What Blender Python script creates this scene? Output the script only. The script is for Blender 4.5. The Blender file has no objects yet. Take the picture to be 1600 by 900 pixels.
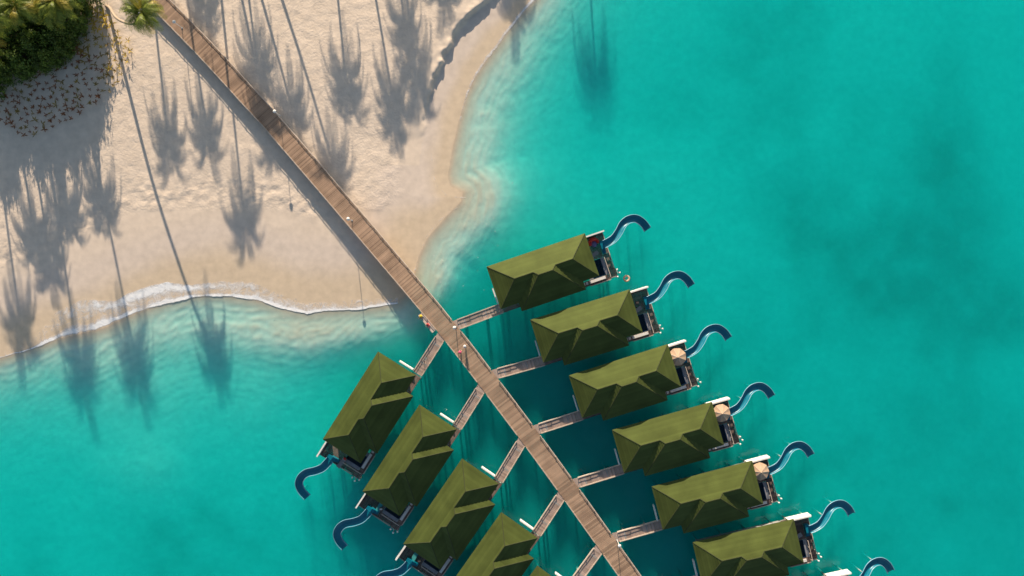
import bpy, math, random
import numpy as np
from mathutils import Vector, Matrix

# ------------------------------------------------------------------ camera, sky, sun, exposure
SC = bpy.context.scene
COL = SC.collection
CAMH = 142.22
cam = bpy.data.cameras.new('camera'); cam.lens = 32; cam.sensor_width = 36; cam.clip_end = 3000
camo = bpy.data.objects.new('camera', cam); COL.objects.link(camo)
camo.location = (0, 0, CAMH); SC.camera = camo
SUN_EL = math.radians(18.2)
SUN_AZ = math.atan2(-0.10, 1.0)                      # sun just west of the picture's top
SD = Vector((math.sin(SUN_AZ) * math.cos(SUN_EL), math.cos(SUN_AZ) * math.cos(SUN_EL), math.sin(SUN_EL)))
w = bpy.data.worlds.new('World'); SC.world = w; w.use_nodes = True
nt = w.node_tree; bg = nt.nodes['Background']
sky = nt.nodes.new('ShaderNodeTexSky'); sky.sky_type = 'NISHITA'; sky.sun_disc = False
sky.sun_elevation = SUN_EL; sky.sun_rotation = SUN_AZ
nt.links.new(sky.outputs[0], bg.inputs[0]); bg.inputs[1].default_value = 0.082
sun = bpy.data.lights.new('sun', 'SUN'); sun.energy = 4.6; sun.angle = math.radians(0.45); sun.color = (1.0, 0.86, 0.70)
suno = bpy.data.objects.new('sun', sun); COL.objects.link(suno)
suno.rotation_euler = SD.to_track_quat('Z', 'Y').to_euler(); suno.location = (0, 60, 60)
SC.view_settings.view_transform = 'Standard'; SC.view_settings.look = 'None'
SC.view_settings.exposure = 0.85; SC.view_settings.gamma = 1.0
SC.render.engine = 'CYCLES'
SC.cycles.use_denoising = True; SC.cycles.max_bounces = 6; SC.cycles.volume_bounces = 2; SC.cycles.transparent_max_bounces = 12
SC.cycles.caustics_reflective = False; SC.cycles.caustics_refractive = False
random.seed(7); RNG = np.random.default_rng(7)

# ------------------------------------------------------------------ helpers
def P2(px, py, z=0.0):
    s = (CAMH - z) / CAMH / 10.0
    return np.array([(px - 800) * s, (450 - py) * s])
def P3(px, py, z=0.0):
    a = P2(px, py, z); return Vector((a[0], a[1], z))

class MB:
    """collects faces for ONE mesh"""
    def __init__(self): self.v = []; self.f = []; self.mi = []
    def add(self, pts, faces, mi=0):
        b = len(self.v); self.v += [tuple(p) for p in pts]
        for f in faces: self.f.append(tuple(i + b for i in f)); self.mi.append(mi)
    def box(self, x0, x1, y0, y1, z0, z1, mi=0):
        self.add([(x0,y0,z0),(x1,y0,z0),(x1,y1,z0),(x0,y1,z0),(x0,y0,z1),(x1,y0,z1),(x1,y1,z1),(x0,y1,z1)],
                 [(3,2,1,0),(4,5,6,7),(0,1,5,4),(1,2,6,5),(2,3,7,6),(3,0,4,7)], mi)
    def obox(self, c, ax, ay, hx, hy, z0, z1, mi=0):
        c = Vector(c); ax = Vector(ax); ay = Vector(ay); q = []
        for z in (z0, z1):
            for sx, sy in ((-1,-1),(1,-1),(1,1),(-1,1)):
                p = c + ax*(sx*hx) + ay*(sy*hy); q.append((p[0], p[1], z))
        self.add(q, [(3,2,1,0),(4,5,6,7),(0,1,5,4),(1,2,6,5),(2,3,7,6),(3,0,4,7)], mi)
    def bar(self, a, b, r, n=6, r2=None, mi=0):
        a = Vector(a); b = Vector(b); d = (b - a).normalized(); r2 = r if r2 is None else r2
        u = d.orthogonal().normalized(); v = d.cross(u); q = []
        for p, rr in ((a, r), (b, r2)):
            for i in range(n):
                t = 2*math.pi*i/n; q.append(p + u*(math.cos(t)*rr) + v*(math.sin(t)*rr))
        self.add(q, [(i, (i+1)%n, n+(i+1)%n, n+i) for i in range(n)] + [tuple(range(n-1,-1,-1)), tuple(range(n, 2*n))], mi)
    def tube(self, pts, radii, n=8, mi=0):
        q = []; m = len(pts); pts = [Vector(p) for p in pts]
        for k in range(m):
            d = (pts[min(k+1,m-1)] - pts[max(k-1,0)]).normalized()
            u = d.cross(Vector((0.31,0.11,0.94))).normalized(); v = d.cross(u)
            for i in range(n):
                t = 2*math.pi*i/n; q.append(pts[k] + u*(math.cos(t)*radii[k]) + v*(math.sin(t)*radii[k]))
        f = [(k*n+i, k*n+(i+1)%n, (k+1)*n+(i+1)%n, (k+1)*n+i) for k in range(m-1) for i in range(n)]
        f += [tuple(range(n-1,-1,-1)), tuple((m-1)*n+i for i in range(n))]
        self.add(q, f, mi)
    def ball(self, c, rx, ry, rz, n=10, m=6, zmin=-1.0, mi=0):
        q = []; f = []
        for k in range(m+1):
            t = math.pi*k/m
            for i in range(n):
                a = 2*math.pi*i/n
                q.append((c[0]+rx*math.sin(t)*math.cos(a), c[1]+ry*math.sin(t)*math.sin(a), c[2]+rz*max(zmin, math.cos(t))))
        for k in range(m):
            for i in range(n): f.append((k*n+i, (k+1)*n+i, (k+1)*n+(i+1)%n, k*n+(i+1)%n))
        self.add(q, f, mi)
    def mesh(self, name, mats, smooth=False):
        me = bpy.data.meshes.new(name); me.from_pydata(self.v, [], self.f)
        for m in (mats if isinstance(mats, (list, tuple)) else [mats]): me.materials.append(m)
        if any(self.mi): me.polygons.foreach_set('material_index', self.mi)
        if smooth: me.polygons.foreach_set('use_smooth', [True]*len(self.f))
        me.update(); return me

def link(name, data, parent=None, loc=None, rotz=0.0):
    o = bpy.data.objects.new(name, data); COL.objects.link(o)
    if parent is not None: o.parent = parent
    if loc is not None: o.location = loc
    if rotz: o.rotation_euler = (0, 0, rotz)
    return o
def tag(o, label=None, cat=None, group=None, kind=None):
    if label: o['label'] = label
    if cat: o['category'] = cat
    if group: o['group'] = group
    if kind: o['kind'] = kind
    return o
def copy_tree(o, parent=None):
    c = o.copy(); COL.objects.link(c); c.parent = parent
    for ch in list(o.children): copy_tree(ch, c)
    return c

# ------------------------------------------------------------------ materials
def mat(name, col, rough=0.7, var=0.15, scale=1.5, island=0.0, bump=0.0, bscale=8.0, spec=0.3, stretch=None, metal=0.0, world=False, tint=None):
    m = bpy.data.materials.new(name); m.use_nodes = True; n = m.node_tree.nodes; l = m.node_tree.links
    b = n['Principled BSDF']; b.inputs['Roughness'].default_value = rough
    b.inputs['Specular IOR Level'].default_value = spec; b.inputs['Metallic'].default_value = metal
    tc = n.new('ShaderNodeTexCoord'); mp = n.new('ShaderNodeMapping'); l.new(n.new('ShaderNodeNewGeometry').outputs['Position'] if world else tc.outputs['Object'], mp.inputs[0])
    if tint: b.inputs['Specular Tint'].default_value = tuple(tint)+(1,)
    if stretch: mp.inputs['Scale'].default_value = stretch
    nz = n.new('ShaderNodeTexNoise'); nz.inputs['Scale'].default_value = scale; nz.inputs['Detail'].default_value = 6
    l.new(mp.outputs[0], nz.inputs['Vector'])
    mr = n.new('ShaderNodeMapRange'); mr.inputs[1].default_value = 0.3; mr.inputs[2].default_value = 0.7
    mr.inputs[3].default_value = 1 - var; mr.inputs[4].default_value = 1 + var
    l.new(nz.outputs[0], mr.inputs[0]); fac = mr.outputs[0]
    if island:
        g = n.new('ShaderNodeNewGeometry'); m2 = n.new('ShaderNodeMapRange')
        m2.inputs[3].default_value = 1 - island; m2.inputs[4].default_value = 1 + island
        l.new(g.outputs['Random Per Island'], m2.inputs[0])
        mm = n.new('ShaderNodeMath'); mm.operation = 'MULTIPLY'; l.new(fac, mm.inputs[0]); l.new(m2.outputs[0], mm.inputs[1]); fac = mm.outputs[0]
    vm = n.new('ShaderNodeVectorMath'); vm.operation = 'SCALE'; vm.inputs[0].default_value = col
    l.new(fac, vm.inputs['Scale']); l.new(vm.outputs[0], b.inputs['Base Color'])
    if bump:
        n2 = n.new('ShaderNodeTexNoise'); n2.inputs['Scale'].default_value = bscale; n2.inputs['Detail'].default_value = 4
        l.new(mp.outputs[0], n2.inputs['Vector'])
        bp = n.new('ShaderNodeBump'); bp.inputs['Distance'].default_value = bump; bp.inputs['Strength'].default_value = 1
        l.new(n2.outputs[0], bp.inputs['Height']); l.new(bp.outputs[0], b.inputs['Normal'])
    return m
M = {}
M['jetty'] = mat('jetty_boards', (0.345, 0.225, 0.145), 0.8, 0.16, 0.5, island=0.26, world=True)
M['walk'] = mat('walkway_boards', (0.37, 0.27, 0.215), 0.8, 0.18, 0.6, island=0.24)
M['edge'] = mat('edge_timber', (0.55, 0.45, 0.36), 0.8, 0.12, 2.0)
M['rail'] = mat('rail_timber', (0.48, 0.38, 0.29), 0.8, 0.2, 2.0)
M['pile'] = mat('pile_concrete', (0.30, 0.28, 0.25), 0.9, 0.2, 2.0)
M['deck'] = mat('villa_deck_boards', (0.155, 0.105, 0.085), 0.75, 0.3, 0.8, island=0.3, world=True)
M['roof'] = mat('roof_shingles', (0.053, 0.066, 0.0165), 0.58, 0.24, 0.35, island=0.17, bump=0.008, bscale=9, spec=0.38, world=True, tint=(0.85, 1.0, 0.35))
M['cap'] = mat('roof_cap', (0.045, 0.052, 0.018), 0.7, 0.15, 1.0, spec=0.2, world=True)
M['fascia'] = mat('fascia', (0.05, 0.055, 0.03), 0.8, 0.1, 2.0)
M['white'] = mat('white_render', (0.74, 0.70, 0.64), 0.85, 0.05, 1.5, bump=0.003, bscale=20)
M['wall'] = mat('villa_wall', (0.55, 0.46, 0.36), 0.85, 0.08, 1.0, stretch=(1,1,6))
M['frame'] = mat('window_frame', (0.10, 0.06, 0.04), 0.6, 0.1, 3.0)
M['glass'] = mat('window_glass', (0.02, 0.035, 0.04), 0.06, 0.05, 2.0, spec=0.6)
M['tile'] = mat('pool_tile', (0.006, 0.022, 0.06), 0.3, 0.1, 3.0)
M['coping'] = mat('pool_coping', (0.24, 0.24, 0.25), 0.6, 0.12, 2.0)
M['cushion'] = mat('white_cushion', (0.70, 0.66, 0.60), 0.9, 0.06, 4.0, bump=0.01, bscale=3)
M['slide'] = mat('slide_plastic', (0.002, 0.155, 0.215), 0.32, 0.14, 0.5, spec=0.4, world=True)
M['slide_rim'] = mat('slide_rim', (0.24, 0.42, 0.52), 0.35, 0.06, 1.0, spec=0.5)
M['steel'] = mat('steel_post', (0.5, 0.5, 0.48), 0.4, 0.1, 3.0, metal=0.3)
M['canvas'] = mat('parasol_canvas', (0.50, 0.335, 0.215), 0.9, 0.08, 3.0)
M['red'] = mat('red_vinyl', (0.70, 0.035, 0.015), 0.4, 0.1, 2.0, spec=0.5)
M['teal'] = mat('teal_fabric', (0.05, 0.28, 0.27), 0.9, 0.1, 3.0)
M['grey'] = mat('grey_fabric', (0.22, 0.22, 0.22), 0.9, 0.1, 3.0)
M['peach'] = mat('peach_towel', (0.65, 0.36, 0.22), 0.9, 0.1, 3.0)
M['yellow'] = mat('yellow_fabric', (0.75, 0.50, 0.05), 0.9, 0.08, 3.0)
M['pink'] = mat('pink_fabric', (0.70, 0.12, 0.20), 0.9, 0.08, 3.0)
M['black'] = mat('black_fabric', (0.018, 0.018, 0.022), 0.9, 0.1, 3.0)
M['purple'] = mat('purple_fabric', (0.22, 0.19, 0.34), 0.9, 0.1, 3.0)
M['skin'] = mat('skin', (0.48, 0.29, 0.20), 0.6, 0.05, 4.0)
M['hair'] = mat('hair', (0.035, 0.022, 0.015), 0.7, 0.2, 30.0)
M['ring'] = mat('ring_vinyl', (0.50, 0.36, 0.25), 0.45, 0.2, 3.0)
M['trunk'] = mat('palm_bark', (0.36, 0.28, 0.20), 0.9, 0.25, 3.0, bump=0.02, bscale=6, stretch=(1,1,4))
M['bark'] = mat('bark', (0.12, 0.09, 0.065), 0.9, 0.25, 3.0)
def leafmat(name, col, var=0.35, trans=0.35):
    m = mat(name, col, 0.5, var, 0.35, island=var, spec=0.35)
    n = m.node_tree.nodes; l = m.node_tree.links; b = n['Principled BSDF']
    t = n.new('ShaderNodeBsdfTranslucent'); mx = n.new('ShaderNodeMixShader'); mx.inputs[0].default_value = trans
    src = b.inputs['Base Color'].links[0].from_socket
    l.new(src, t.inputs[0]); l.new(b.outputs[0], mx.inputs[1]); l.new(t.outputs[0], mx.inputs[2])
    l.new(mx.outputs[0], n['Material Output'].inputs[0]); return m
M['frond'] = leafmat('palm_frond', (0.20, 0.245, 0.034))
M['frond_y'] = leafmat('palm_frond_yellow', (0.42, 0.34, 0.05))
M['leaf'] = leafmat('shrub_leaf', (0.15, 0.215, 0.035))
M['leaf2'] = leafmat('shrub_leaf_dark', (0.09, 0.14, 0.024))
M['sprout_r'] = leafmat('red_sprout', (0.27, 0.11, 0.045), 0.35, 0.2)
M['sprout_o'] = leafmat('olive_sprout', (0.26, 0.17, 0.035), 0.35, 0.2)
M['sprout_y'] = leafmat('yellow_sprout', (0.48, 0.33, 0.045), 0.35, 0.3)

# ------------------------------------------------------------------ terrain (beach and seabed, one sheet)
def vn(x, y, s, seed=0):
    x = x / s; y = y / s; xi = np.floor(x).astype(np.int64); yi = np.floor(y).astype(np.int64)
    fx = x - xi; fy = y - yi; fx = fx*fx*(3-2*fx); fy = fy*fy*(3-2*fy)
    def h(a, b):
        n = (a*374761393 + b*668265263 + seed*974634777) & 0xffffffff
        n = ((n ^ (n >> 13)) * 1274126177) & 0xffffffff
        return ((n ^ (n >> 16)) & 0xffff) / 65535.0
    return (h(xi,yi)*(1-fx)+h(xi+1,yi)*fx)*(1-fy) + (h(xi,yi+1)*(1-fx)+h(xi+1,yi+1)*fx)*fy
def fbm(x, y, s, seed=0, o=4):
    r = 0; a = 0.5; t = 0
    for k in range(o): r = r + a*vn(x, y, s/2**k, seed+k*17); t += a; a *= 0.5
    return r/t - 0.5
def ss(a, b, x): t = np.clip((x-a)/(b-a), 0, 1); return t*t*(3-2*t)
def px_line(pts): return np.array([P2(*p) for p in pts])
def dist_poly(x, y, pts, signed=False):
    best = np.full(x.shape, 1e9); sg = np.zeros(x.shape); tt = np.zeros(x.shape)
    for i in range(len(pts)-1):
        a = pts[i]; d = pts[i+1]-a; L2 = d@d
        t = np.clip(((x-a[0])*d[0]+(y-a[1])*d[1])/L2, 0, 1)
        dx = x-a[0]-t*d[0]; dy = y-a[1]-t*d[1]; q = np.hypot(dx, dy); m = q < best
        best = np.where(m, q, best); sg = np.where(m, np.sign(d[0]*dy-d[1]*dx), sg); tt = np.where(m, i+t, tt)
    return (best, sg, tt)
SHORE = px_line([(2400,-4200),(1500,-900),(1050,-300),(905,-100),(855,-30),(832,2),(800,38),(768,82),(745,115),(728,150),(717,190),(707,235),(700,275),
    (704,290),(724,301),(720,316),(700,336),(668,372),(654,402),(646,432),(636,458),(620,471),(598,477),(560,480),(520,483),(480,487),(448,482),(420,472),(385,464),
    (345,459),(305,461),(268,468),(235,479),(205,491),(165,511),(125,522),(85,531),(45,545),(0,559),(-80,590),(-300,690),(-900,900),(-4200,1900)])
SCARP = px_line([(860,-120),(805,-50),(772,-5),(748,14),(732,28),(718,50),(706,70),(694,96),(684,120),(675,142),(668,165),(664,190),(660,222)])
BERM = px_line([(-300,540),(-60,435),(0,408),(60,382),(120,352),(170,330),(220,313),(270,302),(340,298),(400,302),(450,312),(500,326),(545,345)])
JLINE = px_line([(690,510),(738,563.5),(855.5,720),(984,900),(1127,1100)])
def terrain(x, y):
    dd, sg, _ = dist_poly(x, y, SHORE)
    inside = sg                                        # land lies to the right of the shoreline's direction
    d = dd*np.where(inside < 0, 1.0, -1.0)
    d = d + 0.9*fbm(x, y, 6.0, 3) * np.clip(np.abs(d)/3, 0.15, 1)
    px = x*10+800; py = 450-y*10
    land = np.clip(d, 0, None); sea = np.clip(-d, 0, None)
    z = 0.9*(1-np.exp(-(land/22)**1.3)) + 0.012*land*np.exp(-land/6)
    ds, s2, tt = dist_poly(x, y, SCARP)
    west = ds*np.where(s2 < 0, 1.0, -1.0)
    hs = 0.66*(1-ss(105, 215, py)) + 0.12*(1-ss(200, 222, py))
    jag = 0.9*fbm(x, y, 2.4, 11, 3) + 1.2*fbm(x, y, 0.9, 12, 2)
    rimn = 1 + 0.8*fbm(x, y, 0.8, 14, 2)*np.exp(-np.clip(west,0,None)/1.0)
    z = z + np.where(land > 0, hs*ss(-0.15, 0.55, west+jag)*rimn*np.exp(-np.clip(west,0,None)/14), 0)
    bd, _, _ = dist_poly(x, y, BERM)
    bsg = ss(2.6, 0.4, bd + 1.5*fbm(x, y, 4, 21))
    lump = fbm(x, y, 0.9, 31, 3)
    dry = ss(12, 17, land)*(1-0.0*px) 
    dryR = ss(4.5, 7.5, land)*ss(-1.0, 1.0, west)*(py < 330)
    rough = np.clip(np.maximum(ss(13, 17, land + 2*fbm(x,y,5,22)), dryR*ss(6,9,land)), 0, 1)
    z = z + bsg*0.26*lump*(land>0) + rough*0.075*fbm(x, y, 0.9, 33, 2) + rough*0.09*fbm(x, y, 7, 34, 2) + (land>0)*0.03*fbm(x,y,5,35)*np.clip(land/3,0,1)
    # seabed
    dep = 0.085*sea*np.exp(-sea/22) + 2.15*(1-np.exp(-(sea/15)**1.5))
    jd, _, _ = dist_poly(x, y, JLINE)
    dep = dep + 3.4*np.exp(-(jd/15.0)**2)*ss(3, 14, sea)
    def blob(cx, cy, rx, ry, a): return a*np.exp(-((px-cx)/rx)**2-((py-cy)/ry)**2)
    blobs = blob(1265,330,70,90,0.5)+blob(1470,400,120,110,1.1)+blob(1500,250,60,60,0.35)+blob(1360,620,130,90,0.5)+blob(1600,520,90,80,0.7)+blob(1130,700,120,160,0.5) \
            -blob(745,330,95,95,0.55)-blob(280,690,230,120,0.5)-blob(810,190,95,150,0.5)-blob(760,440,120,50,0.75)-blob(520,530,140,45,0.5)-blob(330,600,190,90,0.6)-blob(210,760,150,110,0.5)-blob(1010,240,60,90,0.25)-blob(330,520,120,40,0.25)+blob(1250,520,70,90,0.4)
    wob = fbm(x+4*fbm(x,y,9,50), y, 14, 51, 5)
    dep = dep + (blobs + 1.3*wob*ss(8,30,sea))*ss(0, 6, sea)
    dep = np.hypot(np.maximum(dep, 0), 0.035*sea)
    rip = np.sin(2*math.pi*(sea + 3.4*fbm(x,y,6,61,4))/1.35)*np.clip(0.35+2.6*fbm(x,y,5,66,3), 0, 1.3) + 0.5*np.sin(2*math.pi*(sea*0.8+0.35*x+2.5*fbm(x,y,4,67,3))/0.95)
    rip2 = fbm(x, y, 1.6, 63, 3)
    amp = 0.030*ss(0.3,2.5,sea)*np.exp(-sea/14) 
    z = np.where(d > 0, z, -dep + amp*rip + 0.13*rip2*ss(1,4,sea)*(0.5+0.6*np.exp(-sea/25)))
    wr = 1-0.55*ss(590, 690, px)*ss(470, 390, py)
    wet = np.where(d > 0, 1-ss(3.6*wr, 8.5*wr, land + 3.5*fbm(x,y,9,71,3)), 1.0)
    damp = np.where(d > 0, 1-ss(9, 13, land + 2*fbm(x,y,8,72,3)), 1.0)
    damp = np.where((d > 0) & (west > -6) & (py < 260), np.maximum(wet, 1-ss(-0.4, 0.2, west))*np.ones_like(x), damp)
    weed_shade = np.clip(blob(1265,330,80,100,0.5)+blob(1470,400,130,110,0.9)+blob(1600,500,60,50,0.9)+blob(1360,630,140,90,0.4)+blob(1500,240,60,60,.4)+blob(1420,830,260,120,.35)+blob(1150,620,80,150,.25)+1.3*wob+0.02, 0, 1)*ss(20, 35, sea)
    weed_shade = np.clip(weed_shade*(1+1.6*fbm(x,y,3.5,81,4)), 0, 1)
    weed_shade = np.clip(weed_shade + 0.85*np.exp(-(jd/15)**2)*ss(6, 18, sea)*(1+0.8*wob), 0, 1)  # darker bed along the lower jetty, with the villas' shade painted into it
    return z, np.clip(rough + bsg, 0, 1), wet, damp, weed_shade, d
def axis(lo, hi, step, far):
    a = list(np.arange(lo, hi+1e-6, step)); s = step; b = a[-1]; e = []
    while b < far: s *= 1.25; b += s; e.append(b)
    s = step; b = a[0]; f = []
    while b > -far: s *= 1.25; b -= s; f.append(b)
    return np.array(f[::-1]+a+e)
gx = axis(-83, 83, 0.25, 900); gy = axis(-48, 48, 0.25, 900)
X, Y = np.meshgrid(gx, gy); Z, ROUGH, WET, DAMP, WEED_SHADE, DD = terrain(X.ravel(), Y.ravel())
nx, ny = len(gx), len(gy)
Zg = Z.reshape(ny, nx)
def ground(x, y):
    i = np.clip(np.searchsorted(gx, x)-1, 0, nx-2); j = np.clip(np.searchsorted(gy, y)-1, 0, ny-2)
    fx = (x-gx[i])/(gx[i+1]-gx[i]); fy = (y-gy[j])/(gy[j+1]-gy[j])
    return (Zg[j,i]*(1-fx)+Zg[j,i+1]*fx)*(1-fy)+(Zg[j+1,i]*(1-fx)+Zg[j+1,i+1]*fx)*fy
me = bpy.data.meshes.new('ground')
idx = np.arange(nx*ny).reshape(ny, nx)
quads = np.stack([idx[:-1,:-1], idx[:-1,1:], idx[1:,1:], idx[1:,:-1]], -1).reshape(-1, 4)
me.vertices.add(nx*ny); me.vertices.foreach_set('co', np.stack([X.ravel(), Y.ravel(), Z], -1).astype(np.float32).ravel())
me.loops.add(quads.size); me.loops.foreach_set('vertex_index', quads.ravel().astype(np.int32))
me.polygons.add(len(quads)); me.polygons.foreach_set('loop_start', (np.arange(len(quads))*4).astype(np.int32))
me.polygons.foreach_set('use_smooth', np.ones(len(quads), bool)); me.update(); me.validate()
for nm, arr in (('rough', ROUGH), ('wet', WET), ('damp', DAMP), ('weed_shade', WEED_SHADE)):
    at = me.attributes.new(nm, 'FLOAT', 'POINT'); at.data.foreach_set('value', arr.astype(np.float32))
sm = bpy.data.materials.new('sand'); sm.use_nodes = True; n = sm.node_tree.nodes; l = sm.node_tree.links; b = n['Principled BSDF']
def attr(nm): a = n.new('ShaderNodeAttribute'); a.attribute_name = nm; return a.outputs['Fac']
def mixc(f, c1, c2):
    mx = n.new('ShaderNodeMix'); mx.data_type = 'RGBA'
    for s, c in ((6, c1), (7, c2)):
        if isinstance(c, tuple): mx.inputs[s].default_value = c+(1,)
        else: l.new(c, mx.inputs[s])
    l.new(f, mx.inputs[0]); return mx.outputs[2]
c1 = mixc(attr('damp'), (0.71, 0.575, 0.44), (0.66, 0.54, 0.43))
c2 = mixc(attr('wet'), c1, (0.62, 0.485, 0.335))
tc = n.new('ShaderNodeTexCoord')
geo = n.new('ShaderNodeNewGeometry'); sx = n.new('ShaderNodeSeparateXYZ'); l.new(geo.outputs['Position'], sx.inputs[0])
uw = n.new('ShaderNodeMapRange'); uw.inputs[1].default_value = -0.01; uw.inputs[2].default_value = -0.22; l.new(sx.outputs[2], uw.inputs[0])
c3 = mixc(uw.outputs[0], c2, (0.72, 0.67, 0.55))
c4 = mixc(attr('weed_shade'), c3, (0.16, 0.20, 0.13))
nz = n.new('ShaderNodeTexNoise'); nz.inputs['Scale'].default_value = 0.9; nz.inputs['Detail'].default_value = 8; l.new(tc.outputs['Object'], nz.inputs['Vector'])
mr = n.new('ShaderNodeMapRange'); mr.inputs[1].default_value = 0.3; mr.inputs[2].default_value = 0.7; mr.inputs[3].default_value = 0.92; mr.inputs[4].default_value = 1.08; l.new(nz.outputs[0], mr.inputs[0])
vm = n.new('ShaderNodeVectorMath'); vm.operation = 'SCALE'; l.new(c4, vm.inputs[0]); l.new(mr.outputs[0], vm.inputs['Scale']); l.new(vm.outputs[0], b.inputs['Base Color'])
b.inputs['Roughness'].default_value = 0.9; b.inputs['Specular IOR Level'].default_value = 0.15
n2 = n.new('ShaderNodeTexNoise'); n2.inputs['Scale'].default_value = 2.6; n2.inputs['Detail'].default_value = 5; n2.inputs['Roughness'].default_value = 0.6; l.new(tc.outputs['Object'], n2.inputs['Vector'])
bp = n.new('ShaderNodeBump'); bp.inputs['Distance'].default_value = 0.16
ms = n.new('ShaderNodeMapRange'); ms.inputs[3].default_value = 0.03; ms.inputs[4].default_value = 0.44; l.new(attr('rough'), ms.inputs[0]); l.new(ms.outputs[0], bp.inputs['Strength'])
l.new(n2.outputs[0], bp.inputs['Height']); l.new(bp.outputs[0], b.inputs['Normal'])
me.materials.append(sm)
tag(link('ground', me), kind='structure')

# ------------------------------------------------------------------ lagoon water (closed body with absorbing volume)
wm = bpy.data.materials.new('lagoon_water'); wm.use_nodes = True; n = wm.node_tree.nodes; l = wm.node_tree.links
n.remove(n['Principled BSDF']); out = n['Material Output']
tr = n.new('ShaderNodeBsdfTransparent'); gl = n.new('ShaderNodeBsdfGlossy'); gl.inputs['Roughness'].default_value = 0.12
fr = n.new('ShaderNodeFresnel'); fr.inputs[0].default_value = 1.33; mx = n.new('ShaderNodeMixShader')
tc = n.new('ShaderNodeTexCoord'); nz = n.new('ShaderNodeTexNoise'); nz.inputs['Scale'].default_value = 0.9; nz.inputs['Detail'].default_value = 5
l.new(tc.outputs['Object'], nz.inputs['Vector'])
bp = n.new('ShaderNodeBump'); bp.inputs['Distance'].default_value = 0.25; bp.inputs['Strength'].default_value = 0.5; l.new(nz.outputs[0], bp.inputs['Height'])
l.new(bp.outputs[0], gl.inputs['Normal'])
bf = n.new('ShaderNodeNewGeometry'); ior = n.new('ShaderNodeMapRange'); ior.inputs[3].default_value = 1.33; ior.inputs[4].default_value = 1/1.33
l.new(bf.outputs['Backfacing'], ior.inputs[0]); l.new(ior.outputs[0], fr.inputs[0])        # light leaving and entering passes unbent
l.new(fr.outputs[0], mx.inputs[0]); l.new(tr.outputs[0], mx.inputs[1]); l.new(gl.outputs[0], mx.inputs[2]); l.new(mx.outputs[0], out.inputs['Surface'])
va = n.new('ShaderNodeVolumeAbsorption'); va.inputs['Color'].default_value = (0.0, 0.958, 0.948, 1); va.inputs['Density'].default_value = 0.62
vs = n.new('ShaderNodeVolumeScatter'); vs.inputs['Color'].default_value = (0.02, 0.98, 0.93, 1); vs.inputs['Density'].default_value = 0.15; vs.inputs['Anisotropy'].default_value = 0.0
av = n.new('ShaderNodeAddShader'); l.new(va.outputs[0], av.inputs[0]); l.new(vs.outputs[0], av.inputs[1]); l.new(av.outputs[0], out.inputs['Volume'])
wb = MB(); wb.box(-880, 880, -880, 880, -30, 0.0)
tag(link('water', wb.mesh('water', wm)), kind='structure')

# ------------------------------------------------------------------ foam along the shore
def foammat(name, thr, soft):
    m = bpy.data.materials.new(name); m.use_nodes = True; n = m.node_tree.nodes; l = m.node_tree.links
    b = n['Principled BSDF']; b.inputs['Base Color'].default_value = (0.80, 0.79, 0.76, 1); b.inputs['Roughness'].default_value = 0.8
    tc = n.new('ShaderNodeTexCoord'); nz = n.new('ShaderNodeTexNoise'); nz.inputs['Scale'].default_value = 0.9; nz.inputs['Detail'].default_value = 7
    nz.inputs['Roughness'].default_value = 0.68; nz.inputs['Distortion'].default_value = 0.6; l.new(tc.outputs['Object'], nz.inputs['Vector'])
    a = n.new('ShaderNodeAttribute'); a.attribute_name = 'dens'
    ad = n.new('ShaderNodeMath'); ad.operation = 'ADD'; l.new(nz.outputs[0], ad.inputs[0]); l.new(a.outputs['Fac'], ad.inputs[1])
    mr = n.new('ShaderNodeMapRange'); mr.inputs[1].default_value = thr; mr.inputs[2].default_value = thr+soft; l.new(ad.outputs[0], mr.inputs[0])
    l.new(mr.outputs[0], b.inputs['Alpha'])
    bp = n.new('ShaderNodeBump'); bp.inputs['Distance'].default_value = 0.1; l.new(nz.outputs[0], bp.inputs['Height']); l.new(bp.outputs[0], b.inputs['Normal'])
    return m
M['foam'] = foammat('sea_foam', 0.86, 0.42)
def resample(pts, n):
    pts = np.array(pts, float); s = np.r_[0, np.cumsum(np.hypot(*np.diff(pts, axis=0).T))]; t = np.linspace(0, s[-1], n)
    return np.stack([np.interp(t, s, pts[:,0]), np.interp(t, s, pts[:,1])], -1)
def ribbon(name, lo, hi, dens, n, m, label):
    """sheet of foam lofted between two lines lying on water and wet sand"""
    a = resample([P2(*p) for p in lo], n); c = resample([P2(*p) for p in hi], n); V = []; D = []; F = []
    for i in range(n):
        for k in range(m):
            t = k/(m-1); x, y = a[i]*(1-t)+c[i]*t
            if 0 < k < m-1 or True:
                x += 0.35*float(fbm(np.array([x]), np.array([y]), 2.5, 91)[0]); y += 0.6*float(fbm(np.array([x]), np.array([y]), 2.0, 92)[0])
            V.append((x, y, max(0.0, float(ground(x, y)))+0.018)); D.append(dens(i/(n-1), t))
    for i in range(n-1):
        for k in range(m-1): F.append((i*m+k, i*m+k+1, (i+1)*m+k+1, (i+1)*m+k))
    me = bpy.data.meshes.new(name); me.from_pydata(V, [], F); me.materials.append(M['foam'])
    at = me.attributes.new('dens', 'FLOAT', 'POINT'); at.data.foreach_set('value', D)
    return tag(link(name, me), label, 'foam', kind='stuff')
def d_left(s, t):
    core = math.exp(-((t-0.12)/0.10)**2)*(0.44+0.12*math.sin(s*41)+0.1*math.sin(s*97+1)) + math.exp(-((t-0.72)/0.2)**2)*(0.42*math.exp(-((s-0.47)/0.17)**2)) + 0.16*math.exp(-((s-0.45)/0.25)**2)
    core += 0.36*max(0, min(1, (s-0.62)/0.1))*(1-t)
    edge = min(1, t/0.06, (1-t)/0.10)
    return (0.30+core)*edge - 0.3*(1-edge) - (0.28 if s > 0.86 else 0)*max(0,(s-0.86)/0.14)*0.2
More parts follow.
